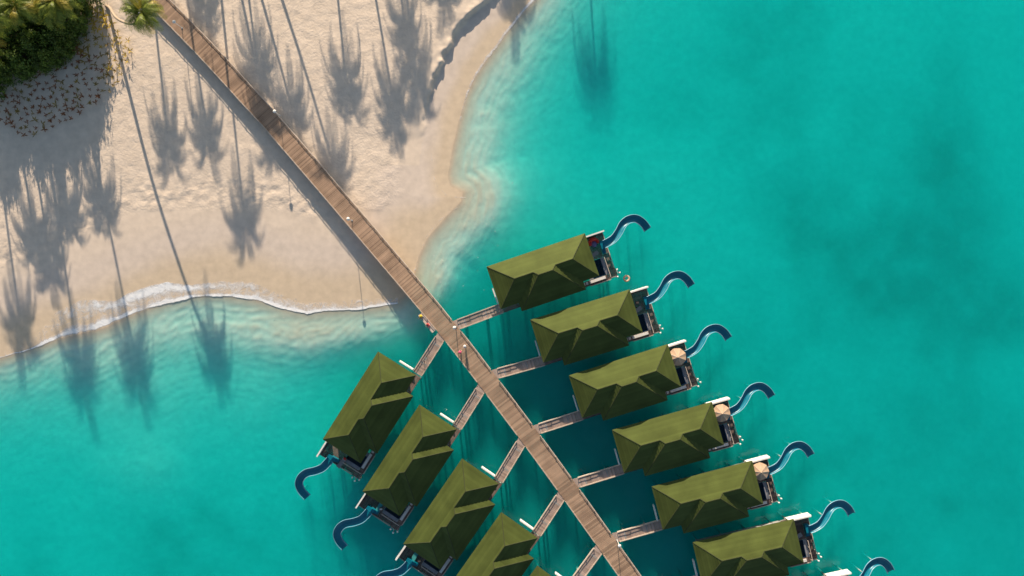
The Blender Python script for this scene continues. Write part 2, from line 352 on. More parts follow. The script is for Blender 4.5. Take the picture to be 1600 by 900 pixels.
ribbon('sea_foam', [(-60,584),(0,560),(50,546),(100,529),(150,516),(200,496),(240,481),(300,466),(340,463),(400,470),(440,483),(480,491),(560,484),(622,474)],
       [(-60,572),(0,548),(50,533),(92,478),(130,464),(180,466),(222,446),(260,438),(300,444),(350,436),(395,438),(440,458),(480,470),(560,466),(622,461)],
       d_left, 420, 22, 'white sea foam washing along the curved sand edge left of the jetty')
ribbon('sea_foam', [(860,-30),(836,4),(806,38),(774,82),(750,115),(733,148),(722,190)], [(852,-34),(827,0),(795,36),(763,80),(739,112),(725,146),(717,188)],
       lambda s, t: 0.34+0.42*math.exp(-((t-0.5)/0.28)**2)-0.28*s - 0.5*(abs(t-0.5)*2)**6, 200, 8, 'thin line of foam on the shore at the top of the picture')
ribbon('sea_foam', [(676,238),(679,270),(686,292),(702,306),(728,308)], [(673,238),(676,270),(682,295),(700,310),(728,312)],
       lambda s, t: 0.44-0.6*(abs(t-0.5)*2)**2, 90, 5, 'lacy foam line curling round the pale sandbar')
ribbon('sea_foam', [(650,428),(656,402),(668,372),(684,350),(704,334),(728,320)], [(646,426),(652,400),(664,370),(681,347),(702,330),(726,316)],
       lambda s, t: 0.42-0.6*(abs(t-0.5)*2)**2, 90, 5, 'lacy foam line just right of the jetty at the sand tip')
ribbon('sea_foam', [(650,432),(690,420),(740,380),(790,330)], [(700,330),(735,300),(760,290),(790,280)],
       lambda s, t: 0.17, 60, 40, 'scattered flecks of foam on the shallow sandy water')

fl = MB(); rr = random.Random(5)  # white specks for bits of foam and for sun glints painted on the water
for cx, cy, sx, sy, cnt in ((690,650,28,22,9),(720,420,45,30,22),(760,330,35,50,12),(300,490,120,12,14)):
    for _ in range(cnt):
        p = P2(rr.gauss(cx,sx), rr.gauss(cy,sy)); q = rr.uniform(.03,.08); a0 = rr.uniform(0,6.28)
        if float(ground(p[0],p[1])) > -0.03: continue
        fl.add([(p[0]+q*rr.uniform(.6,1.3)*math.cos(a0+k*1.05), p[1]+q*rr.uniform(.6,1.3)*math.sin(a0+k*1.05), 0.012) for k in range(6)]+[(p[0],p[1],0.03)], [(k,(k+1)%6,6) for k in range(6)])
tag(link('foam_glint_flecks', fl.mesh('foam_glint_flecks', M['white'])), 'tiny white flecks of foam and painted sun glints scattered on the shallow water', 'foam', kind='stuff')

# ------------------------------------------------------------------ jetty and walkways
DZ = 1.75
def smooth_path(pts, step):
    pts = [Vector((p[0], p[1])) for p in pts]; o = []
    for i in range(len(pts)-1):
        p0 = pts[max(i-1,0)]; p1 = pts[i]; p2 = pts[i+1]; p3 = pts[min(i+2,len(pts)-1)]
        for k in range(40):
            t = k/40
            o.append(0.5*((2*p1)+(p2-p0)*t+(2*p0-5*p1+4*p2-p3)*t*t+(3*p1-p0-3*p2+p3)*t**3))
    o.append(pts[-1]); o = np.array([(q[0], q[1]) for q in o])
    s = np.r_[0, np.cumsum(np.hypot(*np.diff(o, axis=0).T))]; t = np.arange(0, s[-1], step)
    return np.stack([np.interp(t, s, o[:,0]), np.interp(t, s, o[:,1])], -1)
JC = [P2(*p, DZ) for p in [(120,-125),(180,-65),(225,-20),(270,25),(325,82),(379,141),(455,226),(646,450),(697,512),(738,563.5),(855.5,720),(984,900),(1055,1000),(1127,1102)]]
JW = 2.86/2
PITCH = 0.25
path = smooth_path(JC, PITCH)
def frame_at(pth, i):
    a = pth[max(i-1,0)]; b = pth[min(i+1,len(pth)-1)]; d = (b-a)/np.hypot(*(b-a)); return d, np.array([d[1], -d[0]])   # dir, right
jetty = tag(link('jetty', None, loc=(path[0][0], path[0][1], 0)), 'long brown timber jetty running from the beach between the villas', 'jetty')
JO = Vector((path[0][0], path[0][1], 0))
def sub(v, o): return (v[0]-o[0], v[1]-o[1], v[2]-o[2])
def finish(mb, name, m, parent, o, kind=None, smooth=False):
    mb.v = [sub(v, o) for v in mb.v]; ob = link(name, mb.mesh(name, m, smooth), parent)
    if kind: ob['kind'] = kind
    return ob
def planks(pth, hw, name, m, parent, o, seed, dz=0.0):
    r = random.Random(seed); mb = MB()
    for i in range(len(pth)):
        d, rt = frame_at(pth, i); c = pth[i]
        e = r.uniform(-0.02, 0.02); z = DZ + dz + r.uniform(-0.006, 0.006)
        mb.obox((c[0]+rt[0]*e, c[1]+rt[1]*e, 0), (d[0],d[1],0), (rt[0],rt[1],0), PITCH*0.46, hw, z-0.05, z)
    return finish(mb, name, m, parent, o, 'stuff')
def side_runs(pth, hw, side, gaps):
    """runs of indices along one edge that are not crossed by a walkway mouth"""
    runs = []; cur = []
    for i in range(len(pth)):
        d, rt = frame_at(pth, i); e = pth[i] + rt*hw*side
        if any(np.hypot(*(e-g)) < gr for g, gr in gaps):
            if len(cur) > 4: runs.append(cur)
            cur = []
        else: cur.append(i)
    if len(cur) > 4: runs.append(cur)
    return runs
def edges_rails(pth, hw, gaps, parent, o):
    for side in (-1, 1):
        for run in side_runs(pth, hw, side, gaps):
            eb = MB(); rb = MB(); k = 0
            ids = run[::4] + ([run[-1]] if run[-1] != run[::4][-1] else [])
            pts = []
            for i in ids:
                d, rt = frame_at(pth, i); pts.append((pth[i]+rt*(hw-0.02)*side, d, rt))
            for (a, d, rt), (c, d2, r2) in zip(pts[:-1], pts[1:]):
                L = np.hypot(*(c-a)); m_ = (a+c)/2; dd = (c-a)/L; rr = np.array([dd[1], -dd[0]])
                eb.obox((m_[0],m_[1],0), (dd[0],dd[1],0), (rr[0],rr[1],0), L/2, 0.07, DZ-0.32, DZ+0.035)
                sag = 0.02*math.sin(k*1.7)
                rb.obox((m_[0],m_[1],0), (dd[0],dd[1],0), (rr[0],rr[1],0), L/2, 0.032, DZ+0.17+sag, DZ+0.225+sag)
                if k % 1 == 0 and k % 2 == 0:
                    rb.obox((a[0],a[1],0), (dd[0],dd[1],0), (rr[0],rr[1],0), 0.05, 0.05, DZ+0.036, DZ+0.27)
                k += 1
            finish(eb, 'edge_beam', M['edge'], parent, o); finish(rb, 'kerb_rail', M['rail'], parent, o)
pile_mesh = {}
def piles(pth, hw, step, parent, o):
    for i in range(int(step/2/PITCH), len(pth), int(step/PITCH)):
        d, rt = frame_at(pth, i); xb = MB(); c = pth[i]
        xb.obox((c[0],c[1],0), (d[0],d[1],0), (rt[0],rt[1],0), 0.12, hw-0.1, DZ-0.34, DZ-0.06)
        finish(xb, 'cross_beam', M['pile'], parent, o)
        for s in (-1, 1):
            p = pth[i]+rt*(hw-0.35)*s
            if 'p' not in pile_mesh:
                b_ = MB(); b_.bar((0,0,-7), (0,0,0), 0.16, 10); pile_mesh['p'] = b_.mesh('pile', M['pile'])
            link('pile', pile_mesh['p'], parent, loc=sub((p[0], p[1], DZ-0.345), o))
# villa frames: origin (jetty end, sunlit long eave), heading of the long axis, mirror flag
VR = [((-3.82,3.20),18.75),((2.81,-4.85),17.1),((8.63,-13.27),17.6),((15.17,-21.52),15.75),((21.18,-30.1),14.5),((27.38,-38.55),13.0),((33.45,-47.0),12.0)]
VL = [((-20.27,-9.66),-122.2),((-14.0,-17.71),-123.3),((-7.56,-25.87),-124.5),((-1.62,-33.99),-125.2),((3.83,-42.1),-126.2)]
def vloc(v, side, u, vv):
    (x, y), a = v; a = math.radians(a); c, s = math.cos(a), math.sin(a)
    if side > 0: return np.array([x+u*c+vv*s, y+u*s-vv*c])
    return np.array([x+u*c-vv*s, y+u*s+vv*c])
WS_R = [(713,508),(774.7,584.4),(839.7,671),(901,755),(962.5,840),(1024,926),(1086,1012)]
WS_L = [(689,526),(752,607),(815.5,690),(877.5,774.5),(936.5,857.5)]
gaps = [(P2(*p, DZ), 1.05) for p in WS_R+WS_L]
planks(path, JW, 'planks', M['jetty'], jetty, JO, 1)
edges_rails(path, JW, gaps, jetty, JO)
piles(path, JW-0.1, 7.5, jetty, JO)
ORD = ['first', 'second', 'third', 'fourth', 'fifth', 'sixth', 'seventh']
def walkway(v, side, start, k):
    end = vloc(v, side, 0.15, 6.70); st = P2(*start, DZ); d = (end-st)/np.hypot(*(end-st)); st = st + d*0.0
    L = np.hypot(*(end-st)); t = np.arange(-0.30, L, PITCH); pth = st[None]+t[:,None]*d[None]
    o = Vector((st[0], st[1], 0))
    wk = tag(link('side_walkway', None, loc=o), 'grey brown plank walkway to the %s villa from the beach in the %s row' % (ORD[k], 'right' if side > 0 else 'left'), 'walkway', 'side walkways off the jetty')
    planks(pth, 0.76, 'planks', M['walk'], wk, o, 50+k+side, -0.068)
    edges_rails(pth, 0.76, [(st, 0.8)], wk, o)
    piles(pth, 0.7, 3.5, wk, o)
for k in range(7): walkway(VR[k], 1, WS_R[k], k)
for k in range(5): walkway(VL[k], -1, WS_L[k], k)

# ------------------------------------------------------------------ villas
ZE = 4.3; LU = 15.66; WV = 6.72; VRG = 3.05; HR = 2.0
U1 = 3.4; U2 = LU-3.1
SN = HR/VRG
VW = 3.66; HW = SN*VW; W1 = 2.9; W2 = 13.1; WS = 8.05; A1 = 6.95; A2 = 9.2
def wu(v): # hips of the raised cross roof where they meet the sunlit slope
    t = (v-VRG)/(VW-VRG); return t
B1 = A1-0.62; B2 = A2+0.62
def e(u, v, h=0.0): return (u, v, ZE+h)
ROOF_FACES = {   # each polygon: first two points lie on the eave (or lowest) line
 'n':  [e(0,0), e(LU,0), e(U2,VRG,HR), e(U1,VRG,HR)],
 'nb': [e(B1,VRG,HR), e(B2,VRG,HR), e(A2,VW,HW), e(A1,VW,HW)],
 'w':  [e(0,WV), e(0,0), e(U1,VRG,HR)],
 'e':  [e(LU,0), e(LU,WV), e(U2,VRG,HR)],
 'sl': [e(W1,WV), e(0,WV), e(U1,VRG,HR), e(B1,VRG,HR)],
 'sr': [e(LU,WV), e(W2,WV), e(B2,VRG,HR), e(U2,VRG,HR)],
 'ww': [e(W1,WS), e(W1,WV), e(B1,VRG,HR), e(A1,VW,HW)],
 'we': [e(W2,WV), e(W2,WS), e(A2,VW,HW), e(B2,VRG,HR)],
 's':  [e(W2,WS), e(W1,WS), e(A1,VW,HW), e(A2,VW,HW)]}
def clip(poly, q0, q1, key):
    def half(ps, fn):
        o = []
        for i in range(len(ps)):
            a = ps[i]; c = ps[(i+1)%len(ps)]; fa = fn(a); fc = fn(c)
            if fa >= -1e-9: o.append(a)
            if (fa > 1e-9 and fc < -1e-9) or (fa < -1e-9 and fc > 1e-9): o.append(a+(c-a)*(fa/(fa-fc)))
        return o
    return half(half(poly, lambda p: key(p)-q0), lambda p: q1-key(p))
def roof_face(poly, mir, pitch=0.42):
    ps = [Vector((p[0], -p[1]*mir, p[2])) for p in poly]
    nrm = Vector((0,0,0))
    for i in range(len(ps)): nrm += ps[i].cross(ps[(i+1)%len(ps)])
    if nrm.z < 0: nrm = -nrm; 
    nrm.normalize()
    ed = (ps[1]-ps[0]).normalized(); up = nrm.cross(ed)
    if up.z < 0: up = -up
    key = lambda p: (p-ps[0]).dot(up)
    qs = [key(p) for p in ps]; qm = max(qs); qlo = min(qs); mb = MB(); q = qlo
    while q < qm-0.02:
        c = clip(ps, q, q+pitch, key)
        if len(c) >= 3:
            top = [p + nrm*(0.085-0.070*min(1,(key(p)-q)/pitch)) for p in c]
            low = [i for i in range(len(c)) if key(c[i]) < q+1e-4]
            k = len(top); V = list(top); F = [tuple(range(k))]
            if len(low) >= 2:
                for i in low:
                    j = (i+1) % k
                    if j in low:
                        V += [c[i]-nrm*0.01, c[j]-nrm*0.01]; F.append((i, len(V)-2, len(V)-1, j))
            mb.add(V, F)
        q += pitch
    return mb
def build_villa(mir):
    """prototype in local metres: x along the villa to the sea, -y*mir towards the shaded side"""
    root = link('water_villa', None)
    def yb(mb, x0, x1, v0, v1, z0, z1): y0, y1 = sorted((-v0*mir, -v1*mir)); mb.box(x0, x1, y0, y1, z0, z1)
    def part(name, mb, m, parent=root, kind=None, smooth=False):
        o = link(name, mb.mesh(name, m, smooth), parent)
        if kind: o['kind'] = kind
        return o
    # roof
    sf = MB(); fp = [(0,0),(LU,0),(LU,WV),(W2,WV),(W2,WS),(W1,WS),(W1,WV),(0,WV)]; k = len(fp)
    sf.add([(u,-v*mir,ZE-0.20) for u,v in fp]+[(u,-v*mir,ZE-0.012) for u,v in fp],
           [tuple(range(k)), tuple(range(2*k-1,k-1,-1))]+[(i,(i+1)%k,k+(i+1)%k,k+i) for i in range(k)])
    rf = part('roof', sf, M['fascia'])
    for nm, poly in ROOF_FACES.items(): part('roof_slope', roof_face(poly, mir), M['roof'], rf)
    def cap(a, b, r=0.075):
        mb = MB(); a = Vector((a[0],-a[1]*mir,a[2]+0.035)); b = Vector((b[0],-b[1]*mir,b[2]+0.035)); mb.bar(a, b, r, 6); part('ridge_cap', mb, M['cap'], rf)
    for a, b in (((U1,VRG,ZE+HR),(B1,VRG,ZE+HR)), ((B2,VRG,ZE+HR),(U2,VRG,ZE+HR)), ((A1,VW,ZE+HW),(A2,VW,ZE+HW)), ((0.02,0.02,ZE),(U1,VRG,ZE+HR)), ((0.02,WV-.02,ZE),(U1,VRG,ZE+HR)),
                 ((LU-.02,.02,ZE),(U2,VRG,ZE+HR)), ((LU-.02,WV-.02,ZE),(U2,VRG,ZE+HR)), ((W1+.02,WS-.02,ZE),(A1,VW,ZE+HW)), ((W2-.02,WS-.02,ZE),(A2,VW,ZE+HW)),
                 ((B1,VRG,ZE+HR),(A1,VW,ZE+HW)), ((B2,VRG,ZE+HR),(A2,VW,ZE+HW))): cap(a, b)
    # walls, windows, doors
    fs = MB(); yb(fs, 0.9, 14.33, 0.8, 5.9, 0.75, DZ-0.07); part('floor_sun_block', fs, M['pile'])  # deep slab added to keep low sun off the water under the villa
    fs = MB(); yb(fs, 3.95, 12.9, 5.905, 7.1, 0.75, DZ-0.07); part('floor_sun_block', fs, M['pile'])
    wl = MB(); yb(wl, 1.0, 14.3, 0.9, 5.85, DZ-0.05, ZE-0.205); wl_o = part('wall', wl, M['wall'])
    w2 = MB(); yb(w2, 3.9, 12.1, 5.86, 7.05, DZ-0.05, ZE-0.205); part('wall', w2, M['wall'])
    def win(x0, x1, v0, v1, z0, z1, name='window'):
        f = MB(); yb(f, x0, x1, v0, v1, z0, z1); fo = part(name, f, M['frame'])
        g = MB()
        if x1-x0 > abs(v1-v0): yb(g, x0+.09, x1-.09, min(v0,v1)-.012, max(v0,v1)+.012, z0+.09, z1-.09)
        else: yb(g, x0-.012, x1+.012, v0+.09, v1-.09, z0+.09, z1-.09)
        part('pane', g, M['glass'], fo)
    for x in (3.0, 6.5, 10.0, 12.4): win(x, x+1.4, 0.84, 0.92, 2.6, 3.8)
    for x in (5.0, 8.6): win(x, x+1.8, 7.03, 7.11, 2.5, 3.8)
    win(14.28, 14.36, 1.4, 3.3, DZ+0.01, 3.9, 'sliding_door'); win(14.28, 14.36, 3.45, 5.4, DZ+0.01, 3.9, 'sliding_door')
    dr = MB(); yb(dr, 2.9, 3.86, 5.86, 5.93, DZ+.005, 3.8); do = part('door', dr, M['frame'])
    hd = MB(); yb(hd, 3.0, 3.05, 5.93, 6.0, 2.7, 2.95); part('handle', hd, M['steel'], do)
    # deck of boards round the plunge pool, entrance deck
    dk = MB(); r = random.Random(3)
    def boards(x0, x1, v0, v1, z):
        v = v0
        while v < v1-0.03:
            zz = z+r.uniform(-0.005,0.005); yb(dk, x0+r.uniform(0,.01), x1-r.uniform(0,.01), v, min(v+0.165, v1), zz-0.06, zz); v += 0.18
    boards(14.35, 17.5, 0.62, 4.25, DZ); boards(17.51, 18.5, 0.62, 3.9, DZ); boards(13.0, 17.5, 7.02, 7.82, DZ)
    boards(17.53, 18.5, 3.92, 5.0, DZ-0.22); boards(17.53, 18.5, 5.01, 6.4, DZ-0.44); boards(17.53, 18.75, 6.41, 7.8, DZ-0.66)
    boards(0.2, 3.85, 5.94, 7.45, DZ)
    part('deck', dk, M['deck'], kind='stuff')
    for a_ in ((14.3,18.46,0.66,0.8),(14.3,18.46,7.62,7.74),(18.38,18.49,0.66,3.9),(14.3,17.46,4.1,4.24),(0.25,3.8,7.32,7.42),(0.25,3.8,5.96,6.06)):
        sb = MB(); yb(sb, a_[0], a_[1], a_[2], a_[3], DZ-0.36, DZ-0.075); part('deck_beam', sb, M['pile'])
    eb = MB(); yb(eb, 14.2, 17.5, 7.825, 7.95, DZ-0.25, DZ+0.05); part('edge_beam', eb, M['edge'])
    eb = MB(); yb(eb, 18.505, 18.60, 0.62, 6.4, DZ-0.30, DZ+0.03); part('edge_beam', eb, M['edge'])
    # plunge pool
    pl = MB(); yb(pl, 15.0, 16.95, 4.28, 7.0, DZ-1.25, DZ-1.15)
    yb(pl, 15.0, 15.1, 4.28, 7.0, DZ-1.15, DZ-0.02); yb(pl, 16.85, 16.95, 4.28, 7.0, DZ-1.15, DZ-0.02)
    yb(pl, 15.1, 16.85, 4.28, 4.38, DZ-1.15, DZ-0.02); yb(pl, 15.1, 16.85, 6.9, 7.0, DZ-1.15, DZ-0.02)
    po = part('plunge_pool', pl, M['tile'])
    pw = MB(); yb(pw, 15.1, 16.85, 4.38, 6.9, DZ-0.16, DZ-0.14); part('pool_water', pw, M['poolwater'], po)
    cp = MB(); yb(cp, 16.96, 17.48, 4.26, 7.0, DZ-0.1, DZ+0.02); yb(cp, 14.35, 14.99, 4.26, 7.0, DZ-0.1, DZ+0.02); part('coping', cp, M['coping'], po)
    # rail by the steps, bench with cushions, privacy wall, entrance screen
    rl = MB(); yb(rl, 17.47, 17.56, 4.3, 7.5, DZ+0.78, DZ+0.86)
    for v in (4.34, 5.4, 6.45, 7.46): rl.bar((17.515,-v*mir,DZ-0.2), (17.515,-v*mir,DZ+0.78), 0.035)
    part('deck_rail', rl, M['edge'])
    be = MB(); yb(be, 13.1, 16.9, 7.06, 7.55, DZ+0.03, DZ+0.32); bo = part('bench', be, M['deck'])
    for x0, x1 in ((13.15,13.45),(13.6,13.95),(14.2,16.75)):
        c_ = MB(); yb(c_, x0, x1, 7.08, 7.50, DZ+0.325, DZ+0.46); part('cushion', c_, M['cushion'], bo)
    pv = MB(); yb(pv, 15.2, 18.72, 0.38, 0.60, DZ-0.4, DZ+1.5); part('privacy_wall', pv, M['white'])
    sw = MB(); yb(sw, -0.34, -0.16, 3.35, 5.78, DZ-0.3, DZ+0.75); part('entrance_wall', sw, M['white'])
    # swim ladder
    ld = MB()
    for u, v in ((18.82,6.75),(19.05,7.35),(18.55,7.85)): ld.bar((u,-v*mir,-0.8), (u,-v*mir,DZ+0.35), 0.06, 8); ld.ball((u,-v*mir,DZ+0.36), 0.15, 0.15, 0.12, 8, 5)
    for z in (-0.4, 0.0, 0.4, 0.8): ld.bar((18.82,-6.75*mir,z), (19.05,-7.35*mir,z), 0.035)
    part('swim_ladder', ld, M['white'])
    # stilts
    sp = MB(); sp.bar((0,0,-8), (0,0,DZ-0.06), 0.15, 10); sm_ = sp.mesh('stilt', M['pile'])
    for u in (1.3, 5.2, 9.0, 13.2):
        for v in (1.2, 5.6): link('stilt', sm_, root, loc=(u, -v*mir, 0))
    for u, v in ((15.4,0.9),(18.2,0.9),(18.2,3.6),(16.0,7.7),(17.4,7.7),(13.3,7.7),(0.6,7.35),(3.6,7.35),(5.0,6.9),(11.5,6.9)): link('stilt', sm_, root, loc=(u, -v*mir, -0.3))
    return root
pm = bpy.data.materials.new('pool_water'); pm.use_nodes = True; n = pm.node_tree.nodes; l = pm.node_tree.links
n.remove(n['Principled BSDF']); tr = n.new('ShaderNodeBsdfTransparent'); tr.inputs[0].default_value = (0.45, 0.8, 0.85, 1)
gl = n.new('ShaderNodeBsdfGlossy'); gl.inputs['Roughness'].default_value = 0.04; fr = n.new('ShaderNodeFresnel'); fr.inputs[0].default_value = 1.33
mx = n.new('ShaderNodeMixShader'); l.new(fr.outputs[0], mx.inputs[0]); l.new(tr.outputs[0], mx.inputs[1]); l.new(gl.outputs[0], mx.inputs[2])
l.new(mx.outputs[0], n['Material Output'].inputs[0]); M['poolwater'] = pm

def slide_proto(mir):
    pts = [(18.05,2.45,2.75),(18.7,2.38,2.70),(19.8,2.1,2.5),(20.9,1.35,2.2),(21.9,0.45,1.85),(23.0,0.07,1.5),(24.15,0.27,1.15),(25.0,1.2,0.8),(25.45,2.45,0.5)]
    P = [Vector(p) for p in pts]; o = []
    for i in range(len(P)-1):
        p0 = P[max(i-1,0)]; p1 = P[i]; p2 = P[i+1]; p3 = P[min(i+2,len(P)-1)]
        for k in range(6):
            t = k/6; o.append(0.5*((2*p1)+(p2-p0)*t+(2*p0-5*p1+4*p2-p3)*t*t+(3*p1-p0-3*p2+p3)*t**3))
    o.append(P[-1]); o = [Vector((p.x, -p.y*mir, p.z)) for p in o]
    root = link('water_slide', None)
    prof = [(-0.58,0.50),(-0.55,0.22),(-0.40,0.05),(0,0.0),(0.40,0.05),(0.55,0.22),(0.58,0.50)]
    prof2 = prof + [(x*1.07+math.copysign(.02,x), z-0.035 if abs(z)<.4 else z) for x, z in reversed(prof)]
    ch = MB(); m = len(o); k = len(prof2); V = []
    rims = [[], []]
    for i in range(m):
        d = o[min(i+1,m-1)]-o[max(i-1,0)]; d.z = 0; d.normalize(); rt = Vector((d.y,-d.x,0))
        for x, z in prof2: V.append(o[i]+rt*x+Vector((0,0,z)))
        for s in (0, 1): rims[s].append(o[i]+rt*(0.60*(1 if s else -1))+Vector((0,0,0.50)))
    F = [(i*k+j, i*k+(j+1)%k, (i+1)*k+(j+1)%k, (i+1)*k+j) for i in range(m-1) for j in range(k)]
    F += [tuple(range(k-1,-1,-1)), tuple((m-1)*k+j for j in range(k))]
    ch.add(V, F); link('channel', ch.mesh('channel', M['slide'], True), root)
    for s in (0, 1):
        rb = MB(); rb.tube(rims[s], [0.045]*m, 6); link('rim', rb.mesh('rim', M['slide_rim'], True), root)
    for i in range(5, m-2, 7):
        d = o[i+1]-o[i-1]; d.z = 0; d.normalize(); rt = Vector((d.y,-d.x,0)); jb = MB(); q = []
        for sgn in (-1, 1):
            for x, z in prof: q.append(o[i]+d*(0.05*sgn)+rt*(x*1.10)+Vector((0,0,z-0.05 if abs(z) < .4 else z+.03)))
        nn = len(prof); jb.add(q, [(j, j+1, nn+j+1, nn+j) for j in range(nn-1)])
        for x, z in prof: pass
        q2 = [p+Vector((0,0,0.058)) if abs((p-o[i]).z) < .4 else p for p in q]; jb.add(q2, [(j, j+1, nn+j+1, nn+j) for j in range(nn-1)])
        link('joint', jb.mesh('joint', M['slide']), root)
    pf = MB(); y = -2.45*mir; pf.box(17.55, 18.1, y-0.62, y+0.62, DZ+0.02, 2.72)
    for i in range(3): pf.box(17.55, 18.1, y-0.62-0.25*(3-i) if mir > 0 else y+0.62+0.25*(2-i), y-0.62-0.25*(2-i) if mir > 0 else y+0.62+0.25*(3-i), DZ+0.02, DZ+0.25*(i+1))
    link('start_platform', pf.mesh('start_platform', M['slide']), root)
    for u, v, z in ((20.9,1.35,2.16),(23.0,0.07,1.46),(24.9,1.1,0.8)):
        sp = MB(); sp.bar((u,-v*mir,-5), (u,-v*mir,z), 0.09, 8); sp.box(u-0.09,u+0.09,-v*mir-0.45,-v*mir+0.45,z-0.14,z-0.06); link('support', sp.mesh('support', M['steel']), root)
    return root
protos = {1: (build_villa(1), slide_proto(1)), -1: (build_villa(-1), slide_proto(-1))}
VDESC = {1: ['olive roofed villa nearest the sand on the right, red inflatable on deck', 'second olive roofed villa in the right row, no parasol on its deck',
             'third olive roofed villa in the right row, upper one of three with parasols', 'fourth olive roofed villa in the right row, middle of three with parasols',
             'fifth olive roofed villa in the right row, lowest of three with parasols', 'sixth olive roofed villa in the right row, cut by the bottom edge',
             'seventh villa of the right row, only its white wall shows at the bottom edge'],
         -1: ['olive roofed villa nearest the beach on the left of the jetty', 'second olive roofed villa in the left row with teal lounger on deck',
              'third olive roofed villa in the left row, deck at the bottom edge', 'fourth olive roofed villa in the left row, half out of frame', 'fifth villa of the left row, only a roof corner showing']}
for side, lst in ((1, VR), (-1, VL)):
    for k, ((x, y), a) in enumerate(lst):
        for which in (0, 1):
            o = protos[side][which] if k == 0 else copy_tree(protos[side][which])
            o.location = (x, y, 0); o.rotation_euler = (0, 0, math.radians(a))
            if which == 0: tag(o, VDESC[side][k], 'villa', 'water villas along the jetty')
            else: tag(o, 'curved blue water slide off the deck of the %s villa in the %s row' % (ORD[k], 'right' if side > 0 else 'left'), 'water slide', 'blue water slides')

# ------------------------------------------------------------------ deck furniture
def at_deck(v, side, u, vv, z=DZ): p = vloc(v, side, u, vv); return Vector((p[0], p[1], z))
def parasol(loc, rot, label):
    root = tag(link('parasol', None, loc=loc, rotz=rot), label, 'parasol', 'beige deck parasols')
    mb = MB(); mb.bar((0,0,0.06), (0,0,2.55), 0.035, 8); link('pole', mb.mesh('pole', M['steel']), root)
    mb = MB(); mb.bar((0,0,0.0), (0,0,0.07), 0.32, 14); link('base', mb.mesh('base', M['grey']), root)
    R_ = 1.38
    for i in range(8):
        a0 = 2*math.pi*i/8; a1 = 2*math.pi*(i+1)/8; am = (a0+a1)/2; V = []; F = []; nn = 5
        for j in range(nn+1):
            t = j/nn; zz = 2.62-0.62*t-0.10*math.sin(math.pi*t)*0.3; sagv = -0.07*t
            V += [(R_*t*math.cos(a0), R_*t*math.sin(a0), zz), (R_*t*.955*math.cos(am)*1.0, R_*t*.955*math.sin(am), zz+sagv), (R_*t*math.cos(a1), R_*t*math.sin(a1), zz)]
        for j in range(nn):
            F += [(j*3,(j+1)*3,(j+1)*3+1,j*3+1), (j*3+1,(j+1)*3+1,(j+1)*3+2,j*3+2)]
        b0 = len(V)
        for q in (nn*3, nn*3+1, nn*3+2): V.append((V[q][0], V[q][1], V[q][2]-0.16))
        F += [(nn*3, b0, b0+1, nn*3+1), (nn*3+1, b0+1, b0+2, nn*3+2)]
        me = bpy.data.meshes.new('panel'); me.from_pydata(V, [], F); me.materials.append(M['canvas']); link('panel', me, root)
        rb = MB(); rb.bar((0.05*math.cos(a0),0.05*math.sin(a0),2.57), (R_*math.cos(a0),R_*math.sin(a0),1.965), 0.015, 5); link('rib', rb.mesh('rib', M['steel']), root)
    mb = MB(); mb.ball((0,0,2.66), 0.07, 0.07, 0.09, 8, 5); link('finial', mb.mesh('finial', M['edge']), root)
for k, (uu, vv) in ((2,(16.6,2.35)), (3,(16.75,2.15)), (4,(16.6,2.05))):
    parasol(at_deck(VR[k], 1, uu, vv), math.radians(10*k+5), 'beige eight panel parasol on the deck of the %s villa in the right row' % ORD[k])
def lounger(loc, rot, label, m, pillow):
    root = tag(link('sun_lounger', None, loc=loc, rotz=rot), label, 'lounger', 'sun loungers on the decks')
    mb = MB(); mb.box(-1.0,1.0,-0.34,0.34,0.22,0.29); link('frame', mb.mesh('frame', M['frame']), root)
    for sx in (-0.85,0.85):
        for sy in (-0.28,0.28):
            q = MB(); q.box(sx-.03,sx+.03,sy-.03,sy+.03,0,0.22); link('leg', q.mesh('leg', M['frame']), root)
    mb = MB(); mb.box(-0.98,0.30,-0.32,0.32,0.292,0.40); link('mattress', mb.mesh('mattress', m), root)
    mb = MB(); mb.add([(0.31,-.32,.292),(0.31,.32,.292),(0.31,-.32,.40),(0.31,.32,.40),(0.95,-.32,.60),(0.95,.32,.60),(0.90,-.32,.70),(0.90,.32,.70)],
                      [(0,2,3,1),(4,5,7,6),(2,6,7,3),(0,1,5,4),(0,4,6,2),(1,3,7,5)]); link('backrest', mb.mesh('backrest', m), root)
    mb = MB(); mb.ball((0.78,0,0.68), 0.17,0.28,0.07, 10, 6); link('pillow', mb.mesh('pillow', pillow, True), root)
def vrot(v, off): return math.radians(v[1]+off)
for k in (0, 1, 5): lounger(at_deck(VR[k],1,16.0,3.55), vrot(VR[k],200), 'grey sun lounger beside the plunge pool of the %s villa in the right row' % ORD[k], M['grey'], M['black' if k == 0 else 'peach'])
lounger(at_deck(VL[0],-1,17.7,4.15,DZ), vrot(VL[0],172), 'grey sun lounger with bright red pillow on the upper left villa deck', M['grey'], M['red'])
lounger(at_deck(VL[1],-1,16.6,3.4), vrot(VL[1],185), 'teal sun lounger on the deck of the second left villa', M['teal'], M['teal'])
lounger(at_deck(VL[2],-1,16.6,2.6), vrot(VL[2],185), 'teal sun lounger on the deck at the bottom edge', M['teal'], M['teal'])
